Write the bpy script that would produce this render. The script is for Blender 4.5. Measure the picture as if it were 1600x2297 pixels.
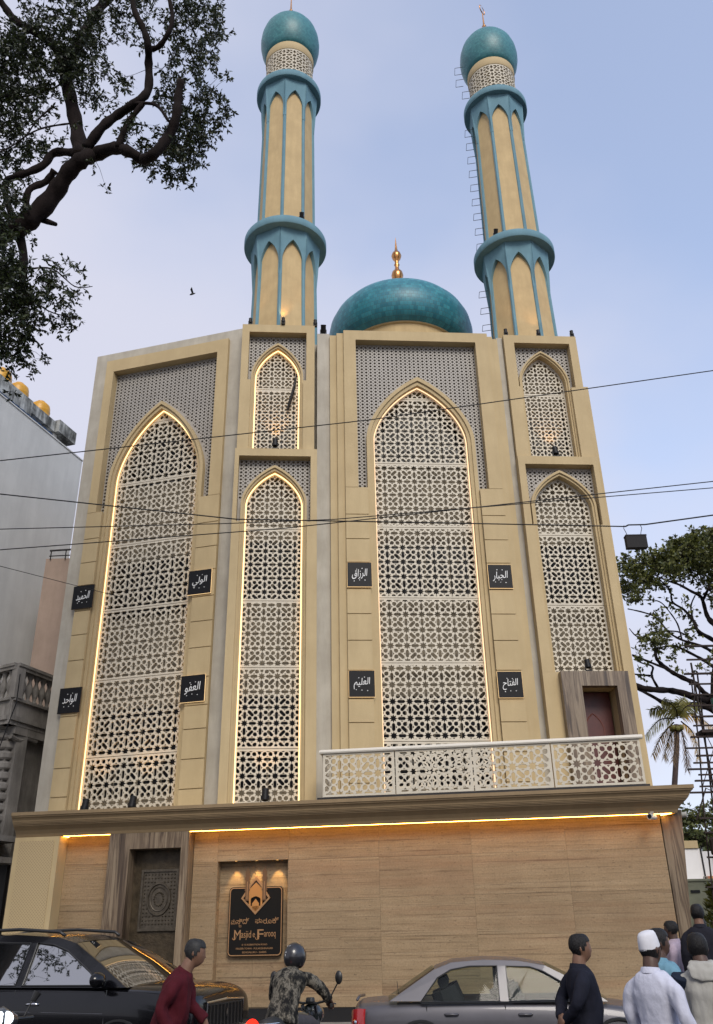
import bpy, bmesh, math, random
from mathutils import Vector, Matrix, noise, kdtree
from mathutils.geometry import delaunay_2d_cdt, tessellate_polygon
C = bpy.context.scene
COL = C.collection
for o in list(bpy.data.objects): bpy.data.objects.remove(o)
R = math.radians
# ------------------------------------------------------------------ camera
cd = bpy.data.cameras.new('camera'); cam = bpy.data.objects.new('camera', cd); COL.objects.link(cam)
PITCH, ROLL, EYE = R(26.19), R(1.16), 1.6
cd.sensor_fit = 'VERTICAL'; cd.sensor_height = 36.0; cd.lens = 36.0*1944/2297
cd.clip_start = 0.05; cd.clip_end = 3000
cam.matrix_world = Matrix.Translation((0, 0, EYE)) @ Matrix.Rotation(math.pi/2+PITCH, 4, 'X') @ Matrix.Rotation(-ROLL, 4, 'Z')
C.camera = cam
# ------------------------------------------------------------------ sky and sun
SUN_EL, SUN_AZ = R(38), R(168)         # azimuth measured clockwise from +Y: behind the camera, a little to its right
w = bpy.data.worlds.new('World'); C.world = w; w.use_nodes = True
nt = w.node_tree; N = nt.nodes; LK = nt.links
bg = N['Background']
sky = N.new('ShaderNodeTexSky'); sky.sky_type = 'NISHITA'; sky.sun_disc = False
sky.sun_elevation = SUN_EL; sky.sun_rotation = SUN_AZ; sky.air_density = 1.0; sky.dust_density = 0.6; sky.ozone_density = 1.4
tc = N.new('ShaderNodeTexCoord')
mp = N.new('ShaderNodeMapping'); mp.inputs['Scale'].default_value = (1.0, 1.0, 1.6); mp.inputs['Location'].default_value = (0.35, 0.1, 0.2)
LK.new(tc.outputs['Generated'], mp.inputs[0])
n1 = N.new('ShaderNodeTexNoise'); n1.inputs['Scale'].default_value = 1.25; n1.inputs['Detail'].default_value = 5; n1.inputs['Roughness'].default_value = .5
LK.new(mp.outputs[0], n1.inputs[0])
# thin high cloud, thicker towards the left of the street
sx = N.new('ShaderNodeSeparateXYZ'); LK.new(tc.outputs['Generated'], sx.inputs[0])
lf = N.new('ShaderNodeMapRange'); lf.inputs[1].default_value = 0.30; lf.inputs[2].default_value = -0.45; lf.inputs[3].default_value = -.16; lf.inputs[4].default_value = .46
LK.new(sx.outputs[0], lf.inputs[0])
hz = N.new('ShaderNodeMapRange'); hz.inputs[1].default_value = 0.75; hz.inputs[2].default_value = 0.2; hz.inputs[3].default_value = -.06; hz.inputs[4].default_value = .34
LK.new(sx.outputs[2], hz.inputs[0])
ad = N.new('ShaderNodeMath'); ad.operation = 'ADD'; LK.new(n1.outputs[0], ad.inputs[0]); LK.new(lf.outputs[0], ad.inputs[1])
ad2 = N.new('ShaderNodeMath'); ad2.operation = 'ADD'; LK.new(ad.outputs[0], ad2.inputs[0]); LK.new(hz.outputs[0], ad2.inputs[1])
cr = N.new('ShaderNodeMapRange'); cr.interpolation_type = 'SMOOTHSTEP'; cr.inputs[1].default_value = .40; cr.inputs[2].default_value = .82; cr.inputs[3].default_value = .34; cr.inputs[4].default_value = .95
LK.new(ad2.outputs[0], cr.inputs[0])
mx = N.new('ShaderNodeMix'); mx.data_type = 'RGBA'
LK.new(cr.outputs[0], mx.inputs['Factor']); LK.new(sky.outputs[0], mx.inputs[6]); mx.inputs[7].default_value = (2.3, 2.32, 2.72, 1)
LK.new(mx.outputs[2], bg.inputs[0]); bg.inputs[1].default_value = 0.15
sl = bpy.data.lights.new('sun', 'SUN'); so = bpy.data.objects.new('sun', sl); COL.objects.link(so)
sl.energy = 1.15; sl.angle = R(24); sl.color = (1, .93, .82)
sd = Vector((math.sin(SUN_AZ)*math.cos(SUN_EL), math.cos(SUN_AZ)*math.cos(SUN_EL), math.sin(SUN_EL)))
so.rotation_euler = sd.to_track_quat('Z', 'Y').to_euler(); so.location = sd*60
C.view_settings.view_transform = 'Standard'; C.view_settings.look = 'None'; C.view_settings.gamma = 1; C.view_settings.use_curve_mapping = False
C.view_settings.exposure = 1.06
# ------------------------------------------------------------------ helpers
rnd = random.Random(7)
def link(o, parent=None, W=None):
    COL.objects.link(o)
    if W is None: W = Matrix.Identity(4)
    if parent is not None:
        o.parent = parent; o.matrix_local = WM[parent.name].inverted() @ W
    else:
        o.matrix_world = W
    WM[o.name] = W.copy()
    return o
WM = {}
def mesh(name, verts, faces, smooth=False, auto=None):
    me = bpy.data.meshes.new(name); me.from_pydata([tuple(v) for v in verts], [], faces)
    me.validate(); me.update()
    if smooth: me.polygons.foreach_set('use_smooth', [True]*len(me.polygons))
    if auto is not None: me.set_sharp_from_angle(angle=R(auto))
    return me
def obj(name, me, mat, parent=None, W=None):
    o = bpy.data.objects.new(name, me)
    if mat is not None:
        me.materials.clear(); me.materials.append(mat)
    return link(o, parent, W)
def tag(o, label, cat, group=None, kind=None):
    if label: o['label'] = label
    if cat: o['category'] = cat
    if group: o['group'] = group
    if kind: o['kind'] = kind
    return o
def thing(name, label, cat, loc=(0,0,0), rz=0, group=None):
    o = bpy.data.objects.new(name, None); o.empty_display_size = .3
    link(o, None, Matrix.Translation(loc) @ Matrix.Rotation(rz, 4, 'Z'))
    return tag(o, label, cat, group)
def copy_tree(root, W, label=None, group=None):
    c = root.copy(); c.parent = None; COL.objects.link(c); c.matrix_world = W; WM[c.name] = W.copy()
    if label: c['label'] = label
    if group: c['group'] = group
    def rec(src, dst):
        for ch in src.children:
            k = ch.copy(); COL.objects.link(k); k.parent = dst; k.matrix_local = ch.matrix_local.copy(); WM[k.name] = WM[dst.name] @ k.matrix_local
            rec(ch, k)
    rec(root, c); return c
def T(x, y, z): return Matrix.Translation((x, y, z))
class MB:
    """collects simple shapes into one mesh"""
    def __init__(s): s.v = []; s.f = []
    def add(s, v, f):
        b = len(s.v); s.v += [tuple(p) for p in v]; s.f += [tuple(i+b for i in q) for q in f]; return s
    def box(s, x0, x1, y0, y1, z0, z1, M=None):
        v = [Vector((x, y, z)) for z in (z0, z1) for y in (y0, y1) for x in (x0, x1)]
        if M is not None: v = [M @ p for p in v]
        return s.add(v, [(0,2,3,1),(4,5,7,6),(0,1,5,4),(2,6,7,3),(0,4,6,2),(1,3,7,5)])
    def tube(s, pts, rad, n=8, cap=True, closed=False):
        pts = [Vector(p) for p in pts]; m = len(pts)
        if not isinstance(rad, (list, tuple)): rad = [rad]*m
        up = None; rings = []
        for i, p in enumerate(pts):
            if closed: t = pts[(i+1) % m]-pts[i-1]
            else: t = pts[min(i+1, m-1)]-pts[max(i-1, 0)]
            if t.length < 1e-9: t = Vector((0,0,1))
            t.normalize()
            if up is None:
                up = Vector((0,0,1)) if abs(t.z) < .9 else Vector((1,0,0))
            a = (up-t*up.dot(t))
            if a.length < 1e-6: a = t.orthogonal()
            a.normalize(); b = t.cross(a); up = a
            rings.append([p+(a*math.cos(k*2*math.pi/n)+b*math.sin(k*2*math.pi/n))*rad[i] for k in range(n)])
        v = [q for r in rings for q in r]; f = []
        for i in range(m if closed else m-1):
            j = (i+1) % m
            for k in range(n): f.append((i*n+k, i*n+(k+1) % n, j*n+(k+1) % n, j*n+k))
        if cap and not closed:
            f.append(tuple(range(n))[::-1]); f.append(tuple((m-1)*n+k for k in range(n)))
        return s.add(v, f)
    def lathe(s, prof, n=32, cx=0, cy=0, a0=0, close=False):
        v = []; f = []
        for r, z in prof:
            for k in range(n):
                a = a0+k*2*math.pi/n; v.append((cx+r*math.cos(a), cy+r*math.sin(a), z))
        for i in range(len(prof)-1):
            for k in range(n): f.append((i*n+k, i*n+(k+1) % n, (i+1)*n+(k+1) % n, (i+1)*n+k))
        if close:
            f.append(tuple(range(n))[::-1]); f.append(tuple((len(prof)-1)*n+k for k in range(n)))
        return s.add(v, f)
    def prism(s, poly, d0, d1):
        """poly in (u,z), extruded along y from d0 to d1"""
        fr, tri = fill2d(poly, [])
        return s.add(*extrude(fr, tri, d0, d1))
    def me(s, name, **k): return mesh(name, s.v, s.f, **k)
    def build(s, name, mat, parent=None, W=None, **k): return obj(name, s.me(name, **k), mat, parent, W)
def area(p): return .5*sum(p[i][0]*p[(i+1) % len(p)][1]-p[(i+1) % len(p)][0]*p[i][1] for i in range(len(p)))
def fill2d(outer, holes):
    vs = []; fs = []
    for k, loop in enumerate([outer]+holes):
        if area(loop) < 0: loop = loop[::-1]
        b = len(vs); vs += [Vector((p[0], p[1])) for p in loop]; fs.append(list(range(b, b+len(loop))))
    ov, oe, of, a, b_, c = delaunay_2d_cdt(vs, [], fs, 1, 1e-6)
    return [(p.x, p.y) for p in ov], [tuple(q) for q, ids in zip(of, c) if list(ids) == [0]]
def extrude(pts, tri, d0, d1, fn=None):
    n = len(pts)
    fn = fn or (lambda u, d, z: (u, d, z))
    v = [fn(p[0], d0, p[1]) for p in pts]+[fn(p[0], d1, p[1]) for p in pts]
    f = []; edge = {}
    for t in tri:
        q = [pts[i] for i in t]
        if area(q) < 0: t = t[::-1]
        f.append(tuple(t)); f.append(tuple(i+n for i in t[::-1]))
        for i in range(len(t)): edge[(t[i], t[(i+1) % len(t)])] = 1
    for (a, b) in edge:
        if (b, a) not in edge: f.append((b, a, a+n, b+n))
    return v, f
def clip(poly, cv):
    """clip polygon by convex ccw polygon"""
    out = poly
    for i in range(len(cv)):
        a = cv[i]; b = cv[(i+1) % len(cv)]; inp = out; out = []
        if not inp: return []
        def side(p): return (b[0]-a[0])*(p[1]-a[1])-(b[1]-a[1])*(p[0]-a[0])
        for j in range(len(inp)):
            p = inp[j]; q = inp[(j+1) % len(inp)]; sp = side(p); sq = side(q)
            if sp >= 0: out.append(p)
            if (sp > 0 and sq < 0) or (sp < 0 and sq > 0):
                t = sp/(sp-sq); out.append((p[0]+(q[0]-p[0])*t, p[1]+(q[1]-p[1])*t))
    r = []
    for p in out:
        if not r or (abs(p[0]-r[-1][0])+abs(p[1]-r[-1][1])) > 2e-3: r.append(p)
    if len(r) > 1 and (abs(r[0][0]-r[-1][0])+abs(r[0][1]-r[-1][1])) <= 2e-3: r.pop()
    return r
def arch(u0, u1, z0, zs, za, n=12, grow=0.0):
    """closed ccw polygon of a pointed arch opening (convex)"""
    u0 -= grow; u1 += grow; za += grow*1.3
    c = (u0+u1)/2; h = (u1-u0)/2; r = za-zs
    pts = [(u0, z0), (u1, z0)]
    half = []
    for i in range(n+1):
        a = math.pi/2*i/n; half.append((h*math.cos(a), zs+r*(.62*math.sin(a)+.38*(1-math.cos(a)))))
    half[-1] = (0, za)
    pts += [(c+x, z) for x, z in half]+[(c-x, z) for x, z in half[-2::-1]]
    return pts
def rect(u0, u1, z0, z1): return [(u0, z0), (u1, z0), (u1, z1), (u0, z1)]
# --- eight-pointed star fretwork (unit cell = one star pitch, 2x2 super cell)
def _star():
    return [((.255 if k % 2 == 0 else .14)*math.cos(k*math.pi/8), (.255 if k % 2 == 0 else .14)*math.sin(k*math.pi/8)) for k in range(16)]
def _hex(cx, cy, a, hl, sh, hw):
    p = [(-hl,0),(-sh,-hw),(sh,-hw),(hl,0),(sh,hw),(-sh,hw)]; c, s = math.cos(a), math.sin(a)
    return [(cx+x*c-y*s, cy+x*s+y*c) for x, y in p]
def star_holes(u0, u1, z0, z1, pitch, ou, oz):
    """all hole polygons over the rectangle; a star sits at (ou,oz)"""
    H = []
    i0 = math.floor((u0-ou)/pitch)-1; i1 = math.ceil((u1-ou)/pitch)+1
    j0 = math.floor((z0-oz)/pitch)-1; j1 = math.ceil((z1-oz)/pitch)+1
    for i in range(i0, i1+1):
        for j in range(j0, j1+1):
            L = [_star() and [(x, y) for x, y in _star()], _hex(.5,0,0,.255,.165,.098), _hex(0,.5,math.pi/2,.255,.165,.098)]
            # the cell with lower-left corner (i,j)
            for cx, cy in ((0,0),(1,0),(0,1),(1,1)):
                sx_, sy_ = (1 if cx == 0 else -1), (1 if cy == 0 else -1)
                ee = (i+cx) % 2 == 0 and (j+cy) % 2 == 0
                if ee:
                    pl = _hex(.375, .375, math.pi/4, .255, .185, .105)
                else:
                    pl = []
                    for x, y in ((.20,.245),(.245,.20),(.36,.20),(.435,.27),(.44,.36),(.405,.405),(.36,.44),(.27,.435),(.20,.36)):
                        pl.append((x*1.06-.018, y*1.06-.018))
                L.append([(cx+sx_*x, cy+sy_*y) for x, y in pl])
            for (x, y, a) in ((.5,.155,0),(.845,.5,1),(.5,.845,2),(.155,.5,3)):
                tri = [(-.085,-.032),(.085,-.032),(0,.06)]
                c, s = math.cos(a*math.pi/2), math.sin(a*math.pi/2)
                L.append([(x+p*c-q*s, y+p*s+q*c) for p, q in tri])
            for pl in L: H.append([(ou+(i+x)*pitch, oz+(j+y)*pitch) for x, y in pl])
    return H
def dot_holes(u0, u1, z0, z1, p, r1, r2):
    H = []
    j = 0; z = z0
    while z < z1:
        u = u0
        while u < u1:
            for (a, b, r) in ((u, z, r1), (u+p/2, z+p*.43, r2)):
                H.append([(a+r*math.cos(R(60*k+30)), b+r*.95*math.sin(R(60*k+30))) for k in range(6)])
            u += p
        z += p*.86
    return H
def fret(outer_convex, holes, margin_poly, d0, d1, fn=None, minarea=.0006, outline=None):
    """panel with the holes clipped to margin_poly (convex ccw)"""
    hs = []
    for h in holes:
        if area(h) < 0: h = h[::-1]
        c = clip(h, margin_poly)
        if len(c) >= 3 and abs(area(c)) > minarea: hs.append(c)
    A0 = abs(area(outline or outer_convex)); want = A0-sum(abs(area(h)) for h in hs)
    for k in range(6):
        pts, tri = fill2d(outline or outer_convex, hs)
        got = sum(abs(area([pts[i] for i in t])) for t in tri)
        if abs(got-want) < .04*A0: break
        q = []
        for h in hs:     # nudge the holes apart and drop needle-thin ones
            cx = sum(p[0] for p in h)/len(h); cy = sum(p[1] for p in h)/len(h); s_ = .985-.01*k
            if abs(area(h)) > minarea*(1+k): q.append([(cx+(x-cx)*s_+1e-4*k, cy+(y-cy)*s_) for x, y in h])
        hs = q; want = A0-sum(abs(area(h)) for h in hs)
    else: print('FRET FAIL', len(hs), got, want)
    return extrude(pts, tri, d0, d1, fn)
def remesh(me, vox, smooth_it=2):
    o = bpy.data.objects.new('tmp', me); COL.objects.link(o)
    m = o.modifiers.new('r', 'REMESH'); m.mode = 'VOXEL'; m.voxel_size = vox; m.use_smooth_shade = True
    if smooth_it:
        s = o.modifiers.new('s', 'SMOOTH'); s.factor = .5; s.iterations = smooth_it
    dg = bpy.context.evaluated_depsgraph_get(); dg.update()
    r = bpy.data.meshes.new_from_object(o.evaluated_get(dg))
    bpy.data.objects.remove(o); return r
def subsurf(me, lv=2, crease=None):
    o = bpy.data.objects.new('tmp', me); COL.objects.link(o)
    s = o.modifiers.new('s', 'SUBSURF'); s.levels = lv; s.render_levels = lv
    dg = bpy.context.evaluated_depsgraph_get(); dg.update()
    r = bpy.data.meshes.new_from_object(o.evaluated_get(dg))
    bpy.data.objects.remove(o); return r
# ------------------------------------------------------------------ materials
def mat(name, col=(.5,.5,.5), rough=.6, metal=0.0, spec=.5, noise_amt=0.0, nscale=3.0, bump=0.0, bscale=40.0, stretch=(1,1,1), coat=0.0, col2=None):
    m = bpy.data.materials.new(name); m.use_nodes = True; t = m.node_tree; b = t.nodes['Principled BSDF']
    b.inputs['Base Color'].default_value = (*col, 1); b.inputs['Roughness'].default_value = rough; b.inputs['Metallic'].default_value = metal
    b.inputs['Specular IOR Level'].default_value = spec; b.inputs['Coat Weight'].default_value = coat; b.inputs['Coat Roughness'].default_value = .05
    if noise_amt or bump:
        c = t.nodes.new('ShaderNodeTexCoord'); mp = t.nodes.new('ShaderNodeMapping'); mp.inputs['Scale'].default_value = stretch
        t.links.new(c.outputs['Object'], mp.inputs[0])
    if noise_amt:
        n = t.nodes.new('ShaderNodeTexNoise'); n.inputs['Scale'].default_value = nscale; n.inputs['Detail'].default_value = 8; n.inputs['Roughness'].default_value = .62
        t.links.new(mp.outputs[0], n.inputs[0])
        r = t.nodes.new('ShaderNodeValToRGB'); r.color_ramp.elements[0].position = .3; r.color_ramp.elements[1].position = .7
        k = 1-noise_amt; c2 = col2 or tuple(x*k for x in col)
        r.color_ramp.elements[0].color = (*c2, 1); r.color_ramp.elements[1].color = (*[min(1, x*(1+noise_amt*.35)) for x in col], 1)
        t.links.new(n.outputs[0], r.inputs[0]); t.links.new(r.outputs[0], b.inputs['Base Color'])
    if bump:
        n2 = t.nodes.new('ShaderNodeTexNoise'); n2.inputs['Scale'].default_value = bscale; n2.inputs['Detail'].default_value = 4
        t.links.new(mp.outputs[0], n2.inputs[0])
        bp = t.nodes.new('ShaderNodeBump'); bp.inputs['Strength'].default_value = bump; bp.inputs['Distance'].default_value = .02
        t.links.new(n2.outputs[0], bp.inputs['Height']); t.links.new(bp.outputs[0], b.inputs['Normal'])
    return m
def emit(name, col, s):
    m = bpy.data.materials.new(name); m.use_nodes = True; t = m.node_tree; t.nodes.clear()
    e = t.nodes.new('ShaderNodeEmission'); e.inputs[0].default_value = (*col, 1); e.inputs[1].default_value = s
    o = t.nodes.new('ShaderNodeOutputMaterial'); t.links.new(e.outputs[0], o.inputs[0]); return m
def glass(name, tint=(.02,.025,.025), transp=.0, rough=.03):
    m = bpy.data.materials.new(name); m.use_nodes = True; t = m.node_tree; b = t.nodes['Principled BSDF']
    b.inputs['Base Color'].default_value = (*tint, 1); b.inputs['Roughness'].default_value = rough; b.inputs['Specular IOR Level'].default_value = .8
    if transp:
        tr = t.nodes.new('ShaderNodeBsdfTransparent'); tr.inputs[0].default_value = (.72,.78,.74,1)
        gl = t.nodes.new('ShaderNodeBsdfGlossy'); gl.inputs['Roughness'].default_value = .02
        lw = t.nodes.new('ShaderNodeLayerWeight'); lw.inputs[0].default_value = .5; pw = t.nodes.new('ShaderNodeMath'); pw.operation = 'POWER'; pw.inputs[1].default_value = 3.5; t.links.new(lw.outputs['Facing'], pw.inputs[0]); fr = t.nodes.new('ShaderNodeMath'); fr.operation = 'MULTIPLY_ADD'; fr.inputs[1].default_value = .4; fr.inputs[2].default_value = .010; t.links.new(pw.outputs[0], fr.inputs[0])
        mx = t.nodes.new('ShaderNodeMixShader'); t.links.new(fr.outputs[0], mx.inputs[0]); t.links.new(tr.outputs[0], mx.inputs[1]); t.links.new(gl.outputs[0], mx.inputs[2])
        mx2 = t.nodes.new('ShaderNodeMixShader'); mx2.inputs[0].default_value = transp
        t.links.new(b.outputs[0], mx2.inputs[1]); t.links.new(mx.outputs[0], mx2.inputs[2])
        t.links.new(mx2.outputs[0], t.nodes['Material Output'].inputs[0])
    return m
def ramp_tex(name, scale, stops, stretch, rough=.5, detail=10, dist=0.0, bump=.15, warp=None, nr=.65, coat=0):
    """layered noise run through a colour ramp, stretched along the grain"""
    m = bpy.data.materials.new(name); m.use_nodes = True; t = m.node_tree; b = t.nodes['Principled BSDF']; b.inputs['Roughness'].default_value = rough
    b.inputs['Coat Weight'].default_value = coat
    c = t.nodes.new('ShaderNodeTexCoord'); oi = t.nodes.new('ShaderNodeObjectInfo')
    sc_ = t.nodes.new('ShaderNodeVectorMath'); sc_.operation = 'SCALE'; sc_.inputs[0].default_value = (3.1, 0, .35); t.links.new(oi.outputs['Random'], sc_.inputs['Scale'])
    av = t.nodes.new('ShaderNodeVectorMath'); av.operation = 'ADD'; t.links.new(c.outputs['Object'], av.inputs[0]); t.links.new(sc_.outputs[0], av.inputs[1])
    mp = t.nodes.new('ShaderNodeMapping'); mp.inputs['Scale'].default_value = stretch; t.links.new(av.outputs[0], mp.inputs[0])
    n = t.nodes.new('ShaderNodeTexNoise'); n.inputs['Scale'].default_value = scale; n.inputs['Detail'].default_value = detail; n.inputs['Roughness'].default_value = nr; n.inputs['Distortion'].default_value = dist
    t.links.new(mp.outputs[0], n.inputs[0])
    r = t.nodes.new('ShaderNodeValToRGB'); cr = r.color_ramp
    while len(cr.elements) < len(stops): cr.elements.new(.5)
    for e, (p, col) in zip(cr.elements, stops): e.position = p; e.color = (*col, 1)
    t.links.new(n.outputs[0], r.inputs[0])
    # broad second layer of tone
    n3 = t.nodes.new('ShaderNodeTexNoise'); n3.inputs['Scale'].default_value = scale*.23; n3.inputs['Detail'].default_value = 4; t.links.new(mp.outputs[0], n3.inputs[0])
    mr = t.nodes.new('ShaderNodeMapRange'); mr.inputs[1].default_value = .3; mr.inputs[2].default_value = .7; mr.inputs[3].default_value = .80; mr.inputs[4].default_value = 1.1; t.links.new(n3.outputs[0], mr.inputs[0])
    ml = t.nodes.new('ShaderNodeVectorMath'); ml.operation = 'SCALE'; t.links.new(r.outputs[0], ml.inputs[0]); t.links.new(mr.outputs[0], ml.inputs['Scale'])
    t.links.new(ml.outputs[0], b.inputs['Base Color'])
    if bump:
        bp = t.nodes.new('ShaderNodeBump'); bp.inputs['Strength'].default_value = bump; bp.inputs['Distance'].default_value = .01; t.links.new(n.outputs[0], bp.inputs['Height']); t.links.new(bp.outputs[0], b.inputs['Normal'])
    return m
M_ = {}
CREAM = (.48,.372,.208)
def stained(name, col, streak, rough=.75, amt=.5, nscale=1.2):
    """painted plaster: mottling plus vertical rain streaks"""
    m = bpy.data.materials.new(name); m.use_nodes = True; t = m.node_tree; b = t.nodes['Principled BSDF']; b.inputs['Roughness'].default_value = rough; b.inputs['Specular IOR Level'].default_value = .25
    c = t.nodes.new('ShaderNodeTexCoord')
    mp = t.nodes.new('ShaderNodeMapping'); mp.inputs['Scale'].default_value = (1,1,.16); t.links.new(c.outputs['Object'], mp.inputs[0])
    n = t.nodes.new('ShaderNodeTexNoise'); n.inputs['Scale'].default_value = nscale*3; n.inputs['Detail'].default_value = 9; n.inputs['Roughness'].default_value = .7; t.links.new(mp.outputs[0], n.inputs[0])
    n2 = t.nodes.new('ShaderNodeTexNoise'); n2.inputs['Scale'].default_value = nscale; n2.inputs['Detail'].default_value = 6; n2.inputs['Roughness'].default_value = .6; t.links.new(c.outputs['Object'], n2.inputs[0])
    ml = t.nodes.new('ShaderNodeMath'); ml.operation = 'MULTIPLY'; t.links.new(n.outputs[0], ml.inputs[0]); t.links.new(n2.outputs[0], ml.inputs[1])
    mr = t.nodes.new('ShaderNodeMapRange'); mr.inputs[1].default_value = .16; mr.inputs[2].default_value = .36; mr.inputs[3].default_value = amt; mr.inputs[4].default_value = 0; t.links.new(ml.outputs[0], mr.inputs[0])
    mx = t.nodes.new('ShaderNodeMix'); mx.data_type = 'RGBA'; mx.inputs[6].default_value = (*col, 1); mx.inputs[7].default_value = (*streak, 1)
    t.links.new(mr.outputs[0], mx.inputs['Factor']); t.links.new(mx.outputs[2], b.inputs['Base Color'])
    nb = t.nodes.new('ShaderNodeTexNoise'); nb.inputs['Scale'].default_value = 45; nb.inputs['Detail'].default_value = 3; t.links.new(c.outputs['Object'], nb.inputs[0])
    bp = t.nodes.new('ShaderNodeBump'); bp.inputs['Strength'].default_value = .12; bp.inputs['Distance'].default_value = .02; t.links.new(nb.outputs[0], bp.inputs['Height']); t.links.new(bp.outputs[0], b.inputs['Normal'])
    return m
M_['cream'] = stained('cream_paint', CREAM, (.33,.245,.13), amt=.40, nscale=.9)
M_['cream_shade'] = stained('cornice_shaded_cream', (.26,.187,.105), (.165,.115,.065), amt=.4)  # cream darkened to carry the shade of the down-facing mouldings
M_['white'] = stained('white_paint', (.45,.415,.345), (.27,.24,.19), amt=.55)
M_['fret'] = mat('fret_panel', (.56,.505,.40), .6, noise_amt=.12, nscale=2)
M_['lattice'] = mat('lattice_grey', (.34,.315,.28), .6, noise_amt=.12, nscale=2)
M_['minaret_cream'] = stained('minaret_plaster', (.52,.385,.20), (.34,.245,.125), amt=.5, nscale=1.6)
M_['blue'] = stained('minaret_blue', (.145,.27,.325), (.075,.15,.185), amt=.4, nscale=1.5)
M_['gold'] = mat('brass', (.55,.27,.10), .3, 1.0, noise_amt=.3, nscale=9)
M_['led'] = emit('led_warm', (1,.62,.27), 1.5)
M_['led_dim'] = emit('led_warm_dim', (1,.64,.38), .85)
M_['cove'] = emit('led_cove', (1,.45,.07), 15)
M_['lamp'] = emit('lamp_warm', (1,.62,.25), 6)
M_['glass_dark'] = glass('window_glass', (.006,.006,.007), rough=.25); M_['glass_dark'].node_tree.nodes['Principled BSDF'].inputs['Specular IOR Level'].default_value = .25
M_['back'] = mat('inner_wall', (.36,.31,.23), .8, noise_amt=.35, nscale=1.5)
M_['black'] = mat('black_plastic', (.008,.008,.009), .5, spec=.25)
M_['black_metal'] = mat('dark_steel', (.025,.022,.022), .55, .4)
M_['plinth'] = mat('black_granite', (.015,.015,.016), .25)
def travertine():
    m = bpy.data.materials.new('travertine'); m.use_nodes = True; t = m.node_tree; b = t.nodes['Principled BSDF']; b.inputs['Roughness'].default_value = .6; b.inputs['Specular IOR Level'].default_value = .3
    nn = t.nodes.new; lk = t.links.new
    c = nn('ShaderNodeTexCoord'); oi = nn('ShaderNodeObjectInfo')
    sv = nn('ShaderNodeVectorMath'); sv.operation = 'SCALE'; sv.inputs[0].default_value = (5, 0, .0); lk(oi.outputs['Random'], sv.inputs['Scale'])
    av = nn('ShaderNodeVectorMath'); av.operation = 'ADD'; lk(c.outputs['Object'], av.inputs[0]); lk(sv.outputs[0], av.inputs[1])
    def layer(st, sc, det, ro, di=0):
        mp = nn('ShaderNodeMapping'); mp.inputs['Scale'].default_value = st; lk(av.outputs[0], mp.inputs[0])
        n = nn('ShaderNodeTexNoise'); n.inputs['Scale'].default_value = sc; n.inputs['Detail'].default_value = det; n.inputs['Roughness'].default_value = ro; n.inputs['Distortion'].default_value = di; lk(mp.outputs[0], n.inputs[0]); return n
    base = layer((.20,1,5.0), 2.2, 14, .80, .15)
    r = nn('ShaderNodeValToRGB'); cr = r.color_ramp
    for _ in range(2): cr.elements.new(.5)
    for e, (p, col) in zip(cr.elements, ((.30,(.20,.135,.072)),(.45,(.265,.187,.106)),(.58,(.30,.218,.128)),(.74,(.36,.27,.165)))): e.position = p; e.color = (*col, 1)
    lk(base.outputs[0], r.inputs[0])
    def darken(n, lo, hi, amt, prev, col):
        mr = nn('ShaderNodeMapRange'); mr.inputs[1].default_value = lo; mr.inputs[2].default_value = hi; mr.inputs[3].default_value = amt; mr.inputs[4].default_value = 0; lk(n.outputs[0], mr.inputs[0])
        mx = nn('ShaderNodeMix'); mx.data_type = 'RGBA'; lk(mr.outputs[0], mx.inputs['Factor']); lk(prev, mx.inputs[6]); mx.inputs[7].default_value = (*col, 1); return mx.outputs[2]
    o = darken(layer((.14,1,10), 2.4, 9, .7, .25), .36, .45, .8, r.outputs[0], (.10,.06,.035))       # thin broken veins
    o = darken(layer((1.0,1,4), 9, 6, .65), .32, .41, .85, o, (.075,.047,.03))                        # pits and short dashes
    o = darken(layer((.06,1,1.6), 1.5, 4, .5), .30, .48, .40, o, (.24,.125,.065))                      # rusty bands
    def scaled(n, lo, hi, a0, a1, prev):
        mr = nn('ShaderNodeMapRange'); mr.inputs[1].default_value = lo; mr.inputs[2].default_value = hi; mr.inputs[3].default_value = a0; mr.inputs[4].default_value = a1; lk(n, mr.inputs[0])
        v = nn('ShaderNodeVectorMath'); v.operation = 'SCALE'; lk(prev, v.inputs[0]); lk(mr.outputs[0], v.inputs['Scale']); return v.outputs[0]
    o = scaled(layer((1,1,1), 26, 8, .75).outputs[0], .3, .7, .80, 1.18, o)                            # grain across the bedding
    o = scaled(layer((1,1,1), 1.1, 4, .6).outputs[0], .3, .7, .88, 1.10, o)                            # cloudy staining
    o = scaled(oi.outputs['Random'], 0, 1, .92, 1.07, o)                                              # slab to slab
    lk(o, b.inputs['Base Color'])
    g = layer((1,1,1), 60, 4, .7); bp = nn('ShaderNodeBump'); bp.inputs['Strength'].default_value = .25; bp.inputs['Distance'].default_value = .01; lk(g.outputs[0], bp.inputs['Height']); lk(bp.outputs[0], b.inputs['Normal'])
    return m
M_['trav'] = travertine()
M_['marble'] = ramp_tex('striped_marble', 3.4, [(.30,(.03,.02,.014)),(.40,(.085,.057,.036)),(.46,(.21,.155,.10)),(.52,(.09,.06,.037)),(.58,(.25,.19,.125)),(.70,(.15,.107,.067))], (1.5,1.5,.07), rough=.35, detail=9, dist=.5, bump=.0, nr=.62)
M_['road'] = mat('asphalt', (.05,.05,.052), .85, noise_amt=.35, nscale=3, bump=.5, bscale=120)
M_['pave'] = mat('footpath_concrete', (.24,.23,.21), .85, noise_amt=.3, nscale=2, bump=.3, bscale=60)
M_['kerb'] = mat('kerb_stone', (.3,.29,.27), .8, noise_amt=.3, nscale=3)
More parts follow.
